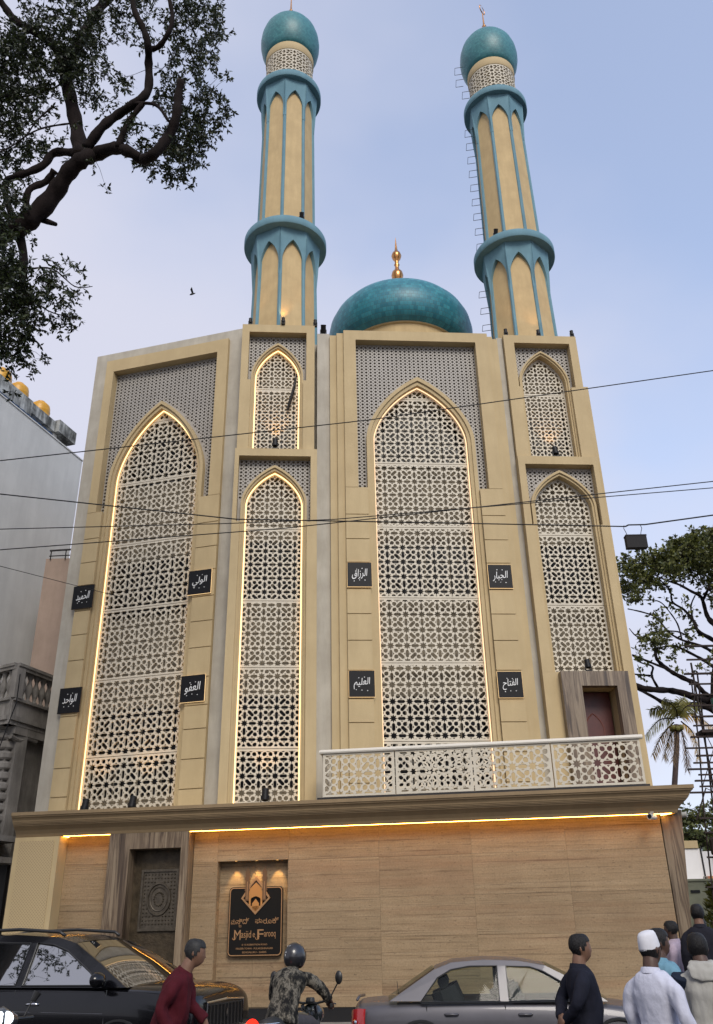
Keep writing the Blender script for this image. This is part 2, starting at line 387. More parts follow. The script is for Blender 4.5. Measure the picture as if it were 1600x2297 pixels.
def tile_mat(name, cols, rows, ring):
    """small glazed mosaic tiles laid in rings"""
    m = bpy.data.materials.new(name); m.use_nodes = True; t = m.node_tree; b = t.nodes['Principled BSDF']; b.inputs['Roughness'].default_value = .42; b.inputs['Specular IOR Level'].default_value = .4
    c = t.nodes.new('ShaderNodeTexCoord'); s = t.nodes.new('ShaderNodeSeparateXYZ'); t.links.new(c.outputs['Object'], s.inputs[0])
    at = t.nodes.new('ShaderNodeMath'); at.operation = 'ARCTAN2'; t.links.new(s.outputs[1], at.inputs[0]); t.links.new(s.outputs[0], at.inputs[1])
    mu = t.nodes.new('ShaderNodeMath'); mu.operation = 'MULTIPLY'; mu.inputs[1].default_value = ring; t.links.new(at.outputs[0], mu.inputs[0])
    cb = t.nodes.new('ShaderNodeCombineXYZ'); t.links.new(mu.outputs[0], cb.inputs[0]); t.links.new(s.outputs[2], cb.inputs[1])
    br = t.nodes.new('ShaderNodeTexBrick'); br.inputs['Scale'].default_value = rows; br.inputs['Mortar Size'].default_value = .035; br.inputs['Brick Width'].default_value = 1.0; br.inputs['Row Height'].default_value = 1.0; br.offset = .5
    br.inputs['Color1'].default_value = (*cols[0], 1); br.inputs['Color2'].default_value = (*cols[1], 1); br.inputs['Mortar'].default_value = (*cols[2], 1)
    t.links.new(cb.outputs[0], br.inputs[0])
    n = t.nodes.new('ShaderNodeTexNoise'); n.inputs['Scale'].default_value = 1.6; n.inputs['Detail'].default_value = 8; n.inputs['Roughness'].default_value = .7; t.links.new(c.outputs['Object'], n.inputs[0])
    mr = t.nodes.new('ShaderNodeMapRange'); mr.inputs[1].default_value = .3; mr.inputs[2].default_value = .7; mr.inputs[3].default_value = .82; mr.inputs[4].default_value = 1.14; t.links.new(n.outputs[0], mr.inputs[0])
    vs = t.nodes.new('ShaderNodeVectorMath'); vs.operation = 'SCALE'; t.links.new(br.outputs[0], vs.inputs[0]); t.links.new(mr.outputs[0], vs.inputs['Scale'])
    t.links.new(vs.outputs[0], b.inputs['Base Color'])
    bp = t.nodes.new('ShaderNodeBump'); bp.inputs['Strength'].default_value = .25; bp.inputs['Distance'].default_value = .01; t.links.new(br.outputs[1], bp.inputs['Height']); bp.invert = True; t.links.new(bp.outputs[0], b.inputs['Normal'])
    return m
M_['tile_big'] = tile_mat('dome_tile', ((.042,.235,.29),(.02,.145,.20),(.045,.115,.13)), 7, 2.7)
M_['tile_small'] = tile_mat('minaret_dome_tile', ((.06,.225,.24),(.035,.16,.185),(.04,.11,.12)), 12, 1.15)
# ================================================================== SETTING
def structure(name, mb, mat_, W=None):
    o = mb.build(name, mat_, None, W); o['kind'] = 'structure'; return o
g = MB(); g.box(-400, 400, -150, 900, -.6, -.124); structure('ground', g, M_['road'])
g = MB(); g.add([(-60,1.6,-.12),(60,1.6,-.12),(60,16.9,-.12),(-60,16.9,-.12)], [(0,1,2,3)]); structure('road', g, M_['road'])
g = MB(); gm = Matrix.Translation((0,21,0)) @ Matrix.Rotation(R(-8.5), 4, 'Z')
g.box(-30, 7.4, -2.6, .2, -.3, .03, gm); structure('footpath', g, M_['pave'])
g = MB(); g.box(-60, 60, -6, 1.45, -.3, 0); structure('footpath', g, M_['pave'])
g = MB()
for k in range(40): g.box(-20+k, -20+k+.985, 1.452, 1.60, -.3, .005)
structure('kerb', g, M_['kerb'])
g = MB()
for k in range(40): g.box(-30+k*.93, -30+k*.93+.92, -2.75, -2.602, -.3, .035, gm)
structure('kerb', g, M_['kerb'])
# ================================================================== MOSQUE
def frame(P, az, off=0):
    return Matrix.Translation((P[0], P[1], 0)) @ Matrix.Rotation(R(az), 4, 'Z') @ Matrix.Translation((0, off, 0))
FG = frame((0, 21), -8.5)                         # ground-floor wall: x along the wall, y into the building
def wpt(F, u, d, z=0): return F @ Vector((u, d, z))
_q = wpt(FG, -3.24, .35); FL = frame((_q.x, _q.y), -15)    # left bay
FL = frame((-3.1525, 21.831), -15)
FM = frame((-2.8845, 21.5828), 4.0)               # towers and middle bay
mosque = thing('mosque', 'cream mosque with two tall minarets, turquoise dome and star fretwork screens', 'mosque', tuple(wpt(FG, 0, 0)))
def part(name, mb, m, F=None, parent=None, **k):
    return mb.build(name, m, parent or mosque, F, **k)
def vf(v, f): m = MB(); m.add(v, f); return m
def bay(F, d0, fr, rc, op, trim, panels, pitch, led=None, blocks=None, sidew=None, lat=.135):
    """one arched bay. fr frame rect, rc recess rect, op=(u0,u1,z0,spring,apex)"""
    fu0, fu1, fz0, fz1 = fr; ru0, ru1, rz0, rz1 = rc; u0, u1, z0, zs, za = op
    D = .78
    zb = rz0 if blocks else fz0
    ol = [(fu0, zb), (fu0, fz1), (fu1, fz1), (fu1, zb)]
    if blocks: ol += [(ru1, zb), (ru1, rz1), (ru0, rz1), (ru0, zb)]
    else: ol += [(u1+trim, zb), (u1+trim, rz0), (ru1, rz0), (ru1, rz1), (ru0, rz1), (ru0, rz0), (u0-trim, rz0), (u0-trim, zb)]
    part('bay_frame', MB().prism(ol, d0, d0+D), M_['cream'], F)
    if blocks:
        # lower pilasters: body set 3 cm back, separate face panels with joints between them
        for a, b in ((fu0, u0-trim), (u1+trim, fu1)):
            part('pilaster', MB().box(a+.01, b-.01, d0+.035, d0+D, fz0, rz0-.003), M_['cream'], F)
            lo, hi = blocks
            x0, x1 = (a, b)
            zz = fz0
            cuts = [z for z in lo if fz0 < z < rz0]+[rz0]
            for c in cuts:
                part('wall_panel', MB().box(x0, x1, d0, d0+.033, zz+.012, c-.012), M_['cream'], F)
                zz = c
    # arch trim: two stepped bands round the opening, as wide as the trim
    A = arch(u0, u1, fz0, zs, za, 14); B = arch(u0, u1, fz0, zs, za, 14, trim*.5); O = arch(u0, u1, fz0, zs, za, 14, trim)
    part('arch_trim', MB().prism(O[1:]+[O[0]]+[B[0]]+B[1:][::-1], d0+.10, d0+D), M_['cream'], F)
    part('arch_trim', MB().prism(B[1:]+[B[0]]+[A[0]]+A[1:][::-1], d0+.15, d0+D), M_['cream'], F)
    # pierced lattice in the spandrel
    lo_ = arch(u0, u1, rz0, zs, za, 14, trim)
    outl = [(ru0+.001, rz0)]+[lo_[0]]+lo_[2:][::-1]+[lo_[1]]+[(ru1-.001, rz0), (ru1-.001, rz1-.001), (ru0+.001, rz1-.001)]
    hs = []
    clo = arch(u0, u1, rz0-9, zs, za, 14, trim+.025)
    for h in dot_holes(ru0+.06, ru1-.03, rz0+.05, rz1-.05, lat, lat*.30, lat*.16):
        c = clip(h, rect(ru0+.02, ru1-.02, rz0+.02, rz1-.02))
        if len(c) < 3: continue
        if any(inside(p, clo) for p in c): continue
        if abs(area(c)) > .0006: hs.append(c)
    pts, tri = fill2d(outl, hs)
    part('lattice_panel', vf(*extrude(pts, tri, d0+.27, d0+.31)), M_['lattice'], F)
    part('lattice_backing', MB().prism(outl, d0+.50, d0+.53), M_['back'], F)
    # fretwork screen panels
    ap = arch(u0+.004, u1-.004, z0, zs, za, 14)
    cu = (u0+u1)/2
    ins = arch(u0+.045, u1-.045, z0+.02, zs, za-.06, 14)
    for a, b in panels:
        b2 = min(b, za)
        ol = clip(ap, rect(u0-.1, u1+.1, a+.008, b2-.008))
        mg = clip(ins, rect(u0-.1, u1+.1, a+.055, b2-.055))
        if len(mg) < 3: continue
        hs = star_holes(u0, u1, a, b2, pitch, cu+pitch*.5, (a+(b if b-a < 2.6 else b2))/2 if b-a < 2.6 else a+1.02)
        part('screen_panel', vf(*fret(ol, hs, mg, d0+.36, d0+.41)), M_['fret'], F)
    # LED line
    if led:
        rr = .018
        L = arch(u0+.012, u1-.012, z0, zs, za-.02, 14)
        part('led_strip', MB().tube([(p[0], d0+.30, p[1]) for p in L[1:]+[L[0]]], rr, 6), led, F)
    # what lies behind the screen: inner wall with dark glazed window bands
    bw = part('inner_wall', MB().box(u0-.15, u1+.15, d0+.74, d0+.78, fz0, za+.3), M_['back'], F)
    for a, b in ((5.0,7.25),(9.9,11.6),(14.1,16.05)):
        a = max(a, z0+.1); b = min(b, za-.3)
        if b-a < .5: continue
        nw = max(1, round((u1-u0)/.75)); ww = (u1-u0)/nw
        for k in range(nw):
            part('window_pane', MB().box(u0+k*ww+.03, u0+(k+1)*ww-.03, d0+.70, d0+.737, a, b), M_['glass_dark'], F, bw)
def inside(p, cv):
    for i in range(len(cv)):
        a = cv[i]; b = cv[(i+1) % len(cv)]
        if (b[0]-a[0])*(p[1]-a[1])-(b[1]-a[1])*(p[0]-a[0]) < 0: return False
    return True
ZC = 4.25       # the storeys start here, behind the cornice
cutz = [4.96, 5.68, 6.42, 7.02, 7.75, 8.55, 9.28, 9.98, 10.75, 11.45, 12.2]
# left bay
wb = MB()
wb.prism([(-5.45,ZC),(-5.45,18.92),(-.29,18.92),(-.29,ZC),(-.74,ZC),(-.74,18.55),(-4.98,18.55),(-4.98,ZC)], .02, .80)
part('white_border', wb, M_['white'], FL)
bay(FL, -.10, (-4.978, -.742, ZC, 18.548), (-4.70, -1.10, 13.06, 18.10), (-4.30, -1.57, 4.55, 14.05, 16.46), .19,
    [(4.55,5.96),(5.96,8.02),(8.02,10.02),(10.02,12.02),(12.02,14.04),(14.04,16.12),(16.12,17)], .455, M_['led'], (cutz, 0))
# tower one: plinth stage and upper stage
bay(FM, -.12, (-.56, 1.78, ZC, 14.26), (-.44, 1.60, 11.94, 14.02), (-.22, 1.38, 4.55, 12.55, 13.62), .12,
    [(4.55,5.86),(5.86,7.92),(7.92,9.75),(9.75,11.86),(11.86,13.7)], .40, M_['led'])
bay(FM, 0, (-.53, 1.70, 14.262, 18.78), (-.31, 1.45, 16.72, 18.50), (-.10, 1.25, 14.3, 16.95, 18.02), .11,
    [(14.3,16.60),(16.60,18.1)], .34, M_['led'])
# middle bay with its stepped jambs and the white recessed strips
part('white_strip', MB().box(1.785, 2.168, .16, .80, ZC, 18.6), M_['white'], FM)
part('jamb_step', MB().box(2.17, 2.378, .06, .80, ZC, 18.47), M_['cream'], FM)
part('jamb_step', MB().box(2.38, 2.588, -.02, .80, ZC, 18.5), M_['cream'], FM)
bay(FM, -.10, (2.59, 7.09, ZC, 18.56), (2.96, 6.70, 13.06, 18.21), (3.44, 6.22, 4.55, 14.7, 16.66), .21,
    [(4.55,6.02),(6.02,8.05),(8.05,9.86),(9.86,11.98),(11.98,14.03),(14.03,16.27),(16.27,17)], .435, M_['led_dim'], (cutz, 0))
part('jamb_step', MB().box(7.092, 7.27, -.02, .80, ZC, 18.5), M_['cream'], FM)
part('jamb_step', MB().box(7.272, 7.44, .06, .80, ZC, 18.47), M_['cream'], FM)
part('white_strip', MB().box(7.442, 7.625, .16, .80, ZC, 18.6), M_['white'], FM)
# tower two
bay(FM, -.12, (7.62, 9.98, 7.70, 14.14), (7.82, 9.84, 11.94, 13.88), (8.01, 9.66, 7.72, 12.6, 13.58), .12,
    [(7.72,9.66),(9.66,11.76),(11.76,13.7)], .40)
bay(FM, 0, (7.64, 9.96, 14.142, 18.60), (7.96, 9.72, 16.66, 18.31), (8.12, 9.48, 14.18, 16.95, 17.95), .10,
    [(14.18,16.58),(16.58,18.1)], .34)
part('tower_wing', MB().box(9.962, 10.11, .02, 1.2, 4.42, 16.7), M_['cream'], FM)
# lower stage of tower two round the balcony door
part('bay_frame', MB().prism([(7.62,ZC),(7.62,7.698),(9.96,7.698),(9.96,ZC),(9.50,ZC),(9.50,7.30),(8.50,7.30),(8.50,ZC)], -.12, .78), M_['cream'], FM)
df = part('balcony_door_frame', MB().prism([(8.03,4.42),(8.03,7.66),(9.80,7.66),(9.80,4.42),(9.46,4.42),(9.46,7.28),(8.54,7.28),(8.54,4.42)], -.34, -.121), M_['marble'], FM)
dr = part('balcony_door', MB().box(8.54, 9.46, .35, .40, 4.42, 7.28), mat('maroon_door', (.085,.018,.014), .4, noise_amt=.3, nscale=5), FM, df)
a_ = arch(8.70, 9.20, 4.6, 6.3, 6.72, 8)
part('door_moulding', MB().tube([(p[0], .345, p[1]) for p in a_[1:]+[a_[0]]], .014, 5), mat('door_moulding', (.16,.05,.035), .4), FM, df)
# the hidden mass of the building
def foot(name, pts, z0, z1, m):
    n = len(pts); v = [(p.x, p.y, z) for z in (z0, z1) for p in pts]
    f = [tuple(range(n))[::-1], tuple(range(n, 2*n))]+[(i, (i+1) % n, n+(i+1) % n, n+i) for i in range(n)]
    return part(name, vf(v, f), m)
b0 = [wpt(FL, -5.40, .79), wpt(FL, -.32, .79), wpt(FM, -.50, .785), wpt(FM, 10.08, .785), wpt(FM, 10.08, 13), wpt(FL, -5.40, 15)]
foot('building_body', b0, 4.2, 18.35, M_['white'])
b1 = [wpt(FG, -8.2, .3), wpt(FG, 6.55, .3), wpt(FG, 6.55, 14), wpt(FG, -8.2, 16)]
foot('ground_storey', b1, 0, 3.98, M_['cream'])
part('parapet', MB().box(1.4, 8.0, .80, 1.0, 18.35, 18.66), M_['white'], FM)
# ground-floor travertine, slab by slab
rows = [.30, .80, 1.62, 2.41, 3.24, 3.932]
def slabs(u0, u1, d, zlo, zhi):
    zs = [zlo]+[z for z in rows if zlo+.05 < z < zhi-.05]+[zhi]
    for a, b in zip(zs, zs[1:]):
        jd = rnd.uniform(-.0015, .0015)
        part('stone_slab', MB().box(u0+.0016, u1-.0016, d+jd, d+.05, a+.0016, b-.0016), M_['trav'], FG)
for a, b in ((-7.155,-5.94),(-3.99,-3.412),(-1.73,.35),(.35,2.43),(2.43,4.5),(4.5,6.57)): slabs(a, b, 0, .30, 3.932)
slabs(-3.41, -1.732, 0, 3.26, 3.932); slabs(-3.41, -2.57, .25, .30, 3.26); slabs(-2.57, -1.732, .25, .30, 3.26)
part('niche_reveal', MB().box(-3.412, -3.40, .0, .25, .3, 3.26).box(-1.742, -1.73, .0, .25, .3, 3.26).box(-3.40, -1.742, .0, .25, 3.25, 3.262), M_['trav'], FG)
part('plinth', MB().box(-7.155, -5.94, -.05, .28, 0, .297).box(-3.99, 6.6, -.05, .24, 0, .297), M_['plinth'], FG)
# marble pilaster that widens upwards at the street corner
pv = []
for z, u1 in ((0, 6.72), (4.0, 7.06)):
    for u, d in ((6.60,.06),(u1,.06),(u1,.75),(6.60,.75)): pv.append((u, d, z))
part('corner_pilaster', vf(pv, [(3,2,1,0),(4,5,6,7),(0,1,5,4),(1,2,6,5),(2,3,7,6),(3,0,4,7)]), M_['marble'], FG)
# cornice and soffit, swept along the front and round the right corner
prof = [(-.75,4.42),(-.75,4.345),(-.725,4.34),(-.725,4.315),(-.685,4.285),(-.655,4.245),(-.645,4.21),(-.63,4.205),(-.63,4.185),(-.61,4.18),(-.61,4.16),(-.585,4.155),(-.58,4.13),(-.54,4.10),(-.47,4.04),(-.41,3.96),(-.385,3.90),(-.345,3.895),(-.345,3.935),(.06,3.935),(.06,4.42)]
v = []; f = []; n = len(prof)
for d, z in prof: v.append((-8.29, d, z))
for d, z in prof: v.append((6.50-d, d, z))
for d, z in prof: v.append((6.50-d, 9, z))
for k in (0, 1):
    for i in range(n-1): f.append((k*n+i, k*n+i+1, (k+1)*n+i+1, (k+1)*n+i))
f.append(tuple(range(n)))
part('cornice', vf(v, f), M_['cream_shade'], FG)
fl = [wpt(FG, -8.25, -.70), wpt(FG, 7.18, -.70), wpt(FG, 7.18, 8), wpt(FG, -8.25, 6)]
foot('terrace_slab', fl, 4.352, 4.416, M_['cream'])
part('cove_light', MB().tube([(-7.12,-.05,3.90),(-7.12,-.322,3.899),(6.78,-.322,3.899),(6.60,-.02,3.90)], .011, 6), M_['cove'], FG)
# pierced panel at the far left of the ground floor
pp = part('pierced_panel_box', MB().box(-8.28, -7.16, -.42, .28, .03, 3.89), M_['cream'], FG)
def perf():
    m = mat('pierced_panel', (.56,.42,.22), .6); t = m.node_tree; b = t.nodes['Principled BSDF']
    c = t.nodes.new('ShaderNodeTexCoord'); mp_ = t.nodes.new('ShaderNodeMapping'); mp_.inputs['Rotation'].default_value = (0, R(45), 0); t.links.new(c.outputs['Object'], mp_.inputs[0])
    ck = t.nodes.new('ShaderNodeTexVoronoi'); ck.inputs['Scale'].default_value = 20; ck.inputs['Randomness'].default_value = 0; t.links.new(mp_.outputs[0], ck.inputs[0])
    r = t.nodes.new('ShaderNodeValToRGB'); r.color_ramp.elements[0].position = .38; r.color_ramp.elements[1].position = .46; r.color_ramp.elements[0].color = (.30,.225,.115,1); r.color_ramp.elements[1].color = (.43,.325,.175,1)
    t.links.new(ck.outputs['Distance'], r.inputs[0]); t.links.new(r.outputs[0], b.inputs['Base Color']); return m
part('pierced_panel', MB().box(-8.16, -7.28, -.435, -.421, .3, 3.80), perf(), FG, pp)
# main door
mf = part('door_frame', MB().prism([(-5.93,0),(-5.93,3.928),(-4.0,3.928),(-4.0,0),(-4.18,0),(-4.18,3.55),(-5.42,3.55),(-5.42,0)], -.38, .30), M_['marble'], FG)
brz = mat('bronze_door', (.075,.055,.032), .42, .45, noise_amt=.5, nscale=6, bump=.4, bscale=30)
brz2 = mat('bronze_relief', (.12,.10,.075), .38, .6, noise_amt=.4, nscale=9)
dl = part('door', MB().box(-5.42, -4.18, .02, .08, .0, 3.55), brz, FG, mf)
pn = MB().prism([(-5.36,1.75),(-4.50,1.75),(-4.50,2.98),(-5.36,2.98)], -.005, .018)
part('door_panel', pn, brz2, FG @ T(.17,0,.11), mf)
rl = MB()
for (a, b, c_, d_) in ((-5.38,-4.48,1.72,1.77),(-5.38,-4.48,2.96,3.01),(-5.38,-5.33,1.77,2.96),(-4.53,-4.48,1.77,2.96)): rl.box(a, b, -.04, -.006, c_, d_)
for i in range(10):
    for j in range(14):
        u, z = -5.28+i*.078, 1.86+j*.08
        if abs((u+4.93)/.30)**2+((z-2.38)/.36)**2 < 1.12: continue
        r_ = .026; rl.add([(u-r_,-.006,z),(u,-.006,z-r_),(u+r_,-.006,z),(u,-.006,z+r_),(u,-.035,z)], [(0,1,4),(1,2,4),(2,3,4),(3,0,4)])
rl.tube([(-4.93+.27*math.cos(k*.1309), -.02, 2.38+.33*math.sin(k*.1309)) for k in range(48)], .026, 6, closed=True)
rl.tube([(-4.93+.20*math.cos(k*.1963), -.015, 2.38+.25*math.sin(k*.1963)) for k in range(32)], .012, 5, closed=True)
for k in range(16):
    a = k*math.pi/8; u, z = -4.93+.11*math.cos(a), 2.38+.14*math.sin(a)
    rl.add([(u-.03,-.006,z),(u,-.006,z-.03),(u+.03,-.006,z),(u,-.006,z+.03),(u,-.04,z)], [(0,1,4),(1,2,4),(2,3,4),(3,0,4)])
part('door_relief', rl, brz2, FG @ T(.17,0,.11), mf)
# balcony railing on the cornice
rail = part('balcony_railing', MB().box(-.92, 6.36, -.745, -.655, 4.421, 4.462), M_['black_metal'], FG)  # dark base strip stands in for the shaded gap under the railing
hp = [(-.06,0),(-.075,.03),(-.07,.06),(-.045,.085),(0,.095),(.045,.085),(.07,.06),(.075,.03),(.06,0)]
hv = []; hf = []; n = len(hp)
path = [((-.80, .05), (1,0)), ((-.80, -.70), (.707,.707)), ((6.36, -.70), (0,1))]
for (pu, pd), nn in path:
    for a, z in hp:
        s_ = 1.414 if nn[0] == .707 else 1
        hv.append((pu+a*nn[0]*s_, pd+a*nn[1]*s_, 5.43+z))
for k in range(2):
    for i in range(n): hf.append((k*n+i, k*n+(i+1) % n, (k+1)*n+(i+1) % n, (k+1)*n+i))
hf.append(tuple(range(n))); hf.append(tuple(2*n+i for i in range(n))[::-1])
part('handrail', vf(hv, hf), mat('rail_white', (.62,.58,.50), .45), FG, rail)
for a, b in ((-.80,.87),(.87,2.62),(2.62,4.36),(4.36,6.30)):
    ol = rect(a+.012, b-.012, 4.472, 5.428); mg = rect(a+.06, b-.06, 4.52, 5.385)
    hs = star_holes(a, b, 4.47, 5.43, .44, (a+b)/2, 4.95)
    part('railing_panel', vf(*fret(ol, hs, mg, -.72, -.68)), M_['fret'], FG, rail)
ol = rect(-.66, .04, 4.43, 5.428); mg = rect(-.60, -.02, 4.55, 5.35)
hs = star_holes(-.7, .1, 4.4, 5.4, .44, -.30, 4.95)
sv, sf = fret(ol, hs, mg, -.82, -.78)
part('railing_panel', vf([(p[1], p[0], p[2]) for p in sv], sf), M_['fret'], FG, rail)
# ---------------------------------------------------------------- minarets
def minaret(u, d, dz, rib0, rungs):
    W = FM @ T(u, d, dz)
    def P(name, mb, m, parent=None, **k): return mb.build(name, m, parent or mn, W, **k)
    def rot(z): return 0
    def octo(rp):   # octagon with a corner on each rib
        b = MB(); b.lathe(rp, 8, a0=R(-90+rib0)); return b
    r0, r1, r2 = 1.06, 1.00, .90
    mn = P('minaret', octo([(r0,18.95),(r1,22.2),(.99,23.2),(.97,23.3),(r2,30.4)]), M_['minaret_cream'], mosque)
    # ribs
    for k in range(8):
        a = R(-90+rib0+45*k); c, s = math.cos(a), math.sin(a)
        for (za, ra, zb, rb) in ((18.96, r0, 22.9, 1.0), (23.32, .965, 30.3, r2)):
            b = MB(); v = []
            for z, r in ((za, ra), (zb, rb)):
                for (dr, dt) in ((-.03,-.058),(.02,-.054),(.06,0),(.02,.054),(-.03,.058)):
                    v.append(((r+dr)*c-dt*s, (r+dr)*s+dt*c, z))
            b.add(v, [(i, (i+1) % 5, 5+(i+1) % 5, 5+i) for i in range(5)])
            P('rib', b, M_['blue'])
    # corbels: pointed blue spandrels that lean out to the ring
    for (zs, za, zt, rs, rt, rr, zr0, zr1) in ((21.75, 22.62, 23.06, 1.02, 1.15, 1.41, 23.04, 23.34), (29.25, 30.02, 30.52, .92, 1.03, 1.22, 30.5, 30.80)):
        b = MB()
        for k in range(8):
            a0 = R(-90+rib0+45*k); a1 = a0+R(45)
            h = .80*math.tan(R(22.5))*rs*1.155
            hw = rs*math.sin(R(22.5))
            op = arch(-hw+.055, hw-.055, zs-.6, zs, za, 8)
            ol = [(-hw, zs-.6), op[0]]+op[2:][::-1]+[op[1]]+[(hw, zs-.6), (hw, zt), (-hw, zt)]
            pts, tri = fill2d(ol, [])
            am = (a0+a1)/2
            def fn(x, dd, z):
                t = max(0, (z-zs)/(zt-zs)); t = t**1.25
                r = (rs+.03+(rt-rs)*t); sc = r/rs
                ap = r*math.cos(R(22.5))+dd
                return (ap*math.cos(am)-x*sc*math.sin(am), ap*math.sin(am)+x*sc*math.cos(am), z)
            b.add(*extrude(pts, tri, .025, -.12, fn))
        P('corbel', b, M_['blue'])
        P('ring', MB().lathe([(rs-.1,zr0),(rr-.02,zr0),(rr,zr0+.03),(rr,zr1-.03),(rr-.02,zr1),(rs-.15,zr1)], 64), M_['blue'], smooth=True, auto=35)
    # pierced drum, collar, bulb dome, finial
    P('drum', MB().lathe([(.84,30.8),(.84,32.9)], 48), M_['back'])
    rd = .90; n = 64
    L = 2*math.pi*rd
    ol = [(i*L/n, 30.86) for i in range(n)]+[(L-.002, 30.86), (L-.002, 32.36)]+[(i*L/n, 32.36) for i in range(n-1, -1, -1)]
    pt = L/14
    hs = star_holes(0, L, 30.8, 32.4, pt, pt/2, 31.6)
    def cyl(x, dd, z): a = x/rd-math.pi/2+math.pi; return ((rd-dd)*math.cos(a), (rd-dd)*math.sin(a), z)
    P('drum_screen', vf(*fret(ol, hs, rect(.03, L-.03, 30.93, 32.30), 0, .05, cyl, .0004)), M_['fret'])
    P('collar', MB().lathe([(.86,32.36),(.915,32.365),(.93,32.4),(.93,32.74),(.9,32.80),(.8,32.82)], 48), M_['cream'], smooth=True, auto=40)
    dm = P('minaret_dome', MB().lathe([(.80,32.76),(.91,32.80),(1.0,32.95),(1.09,33.2),(1.145,33.5),(1.155,33.75),(1.125,34.05),(1.04,34.36),(.90,34.62),(.70,34.82),(.45,34.96),(.2,35.02),(.05,35.04)], 64), M_['tile_small'], smooth=True)
    z = 34.98
    P('finial', MB().lathe([(.20,z),(.20,z+.06),(.10,z+.16),(.12,z+.24),(.07,z+.30),(.13,z+.40),(.185,z+.55),(.185,z+.62),(.13,z+.78),(.06,z+.86),(.09,z+.92),(.05,z+1.0),(.035,z+1.15),(.015,z+1.9)], 20), M_['gold'], smooth=True)
    cr_ = [(.21*math.cos(a), .21*math.sin(a)) for a in [R(-90+(-172+344*k/30)) for k in range(31)]]
    ca = R(48)
    P('crescent', MB().tube([(x*math.cos(ca), x*math.sin(ca), z+2.02+y) for x, y in cr_], [.010+.012*math.sin(math.pi*k/30) for k in range(31)], 6), M_['gold'])
    if rungs:
        a = R(172); c, s = math.cos(a), math.sin(a)
        zz = 18.9
        while zz < 33.6:
            if not (22.3 < zz < 23.9 or 29.7 < zz < 31.2):
                r = 1.04 if zz < 23 else (.95 if zz < 29.8 else (.9 if zz < 32 else 1.1)); q = r+.30
                if zz < 23.9 and zz > 23: q = r+.3
                pts = [(r*c-.16*s, r*s+.16*c, zz), (q*c-.16*s, q*s+.16*c, zz-.03), (q*c+.16*s, q*s-.16*c, zz-.03), (r*c+.16*s, r*s-.16*c, zz)]
                P('ladder_rung', MB().tube(pts, .011, 5), M_['black_metal'])
            zz += .72
    return mn
minaret(.70, 1.15, -.2, -7, False)
minaret(8.75, 1.42, -.2, 15, True)
for a, b, z in ((-.5,1.68,18.72),(7.66,9.94,18.55)): part('tower_cap', MB().box(a, b, .56, 2.7, 18.3, z), M_['cream'], FM)
# ---------------------------------------------------------------- main dome
Wd = FM @ T(5.0, 4.5, 0)
dp = [(2.18,20.9),(2.40,20.98),(2.58,21.2),(2.68,21.5),(2.70,21.8),(2.64,22.15),(2.48,22.5),(2.22,22.82),(1.86,23.1),(1.42,23.32),(.95,23.47),(.5,23.55),(.06,23.58)]
dome = dp and MB().lathe(dp, 96).build('dome', M_['tile_big'], mosque, Wd, smooth=True)
MB().lathe([(2.15,18.3),(2.15,20.85),(2.22,20.87),(2.22,20.95)], 64).build('drum', M_['minaret_cream'], dome, Wd, smooth=True, auto=30)
z = 23.5
MB().lathe([(.30,z),(.26,z+.25),(.12,z+.5),(.10,z+1.0),(.13,z+1.08),(.20,z+1.2),(.235,z+1.38),(.20,z+1.54),(.10,z+1.66),(.07,z+1.85),(.11,z+1.92),(.07,z+2.0),(.09,z+2.14),(.16,z+2.24),(.20,z+2.38),(.16,z+2.52),(.08,z+2.60),(.05,z+2.75),(.005,z+3.35)], 24).build('finial', M_['gold'], dome, Wd, smooth=True)
# ================================================================== SIGNS AND FITTINGS ON THE MOSQUE
def text_mesh(s, size, ext=.004, width=None, height=None, sx=1.0):
    cu = bpy.data.curves.new('lettering', 'FONT'); cu.body = s; cu.size = size; cu.extrude = ext; cu.align_x = 'LEFT'; cu.resolution_u = 3
    o = bpy.data.objects.new('tmp', cu); COL.objects.link(o)
    dg = bpy.context.evaluated_depsgraph_get(); dg.update()
    me = bpy.data.meshes.new_from_object(o.evaluated_get(dg)); bpy.data.objects.remove(o); bpy.data.curves.remove(cu)
    vs = [v.co.copy() for v in me.vertices]; fs = [tuple(p.vertices) for p in me.polygons]
    x0 = min(v.x for v in vs); x1 = max(v.x for v in vs); y0 = min(v.y for v in vs); y1 = max(v.y for v in vs)
    kx = (width/(x1-x0)) if width else sx; ky = (height/(y1-y0)) if height else 1
    # centred; text plane becomes the x-z plane, facing -y
    vs = [((v.x-(x0+x1)/2)*kx, -v.z, (v.y-(y0+y1)/2)*ky) for v in vs]
    return vs, fs
M_['plaque'] = mat('plaque_black', (.006,.006,.007), .5, spec=.2)
M_['script'] = mat('script_white', (.72,.72,.70), .4)
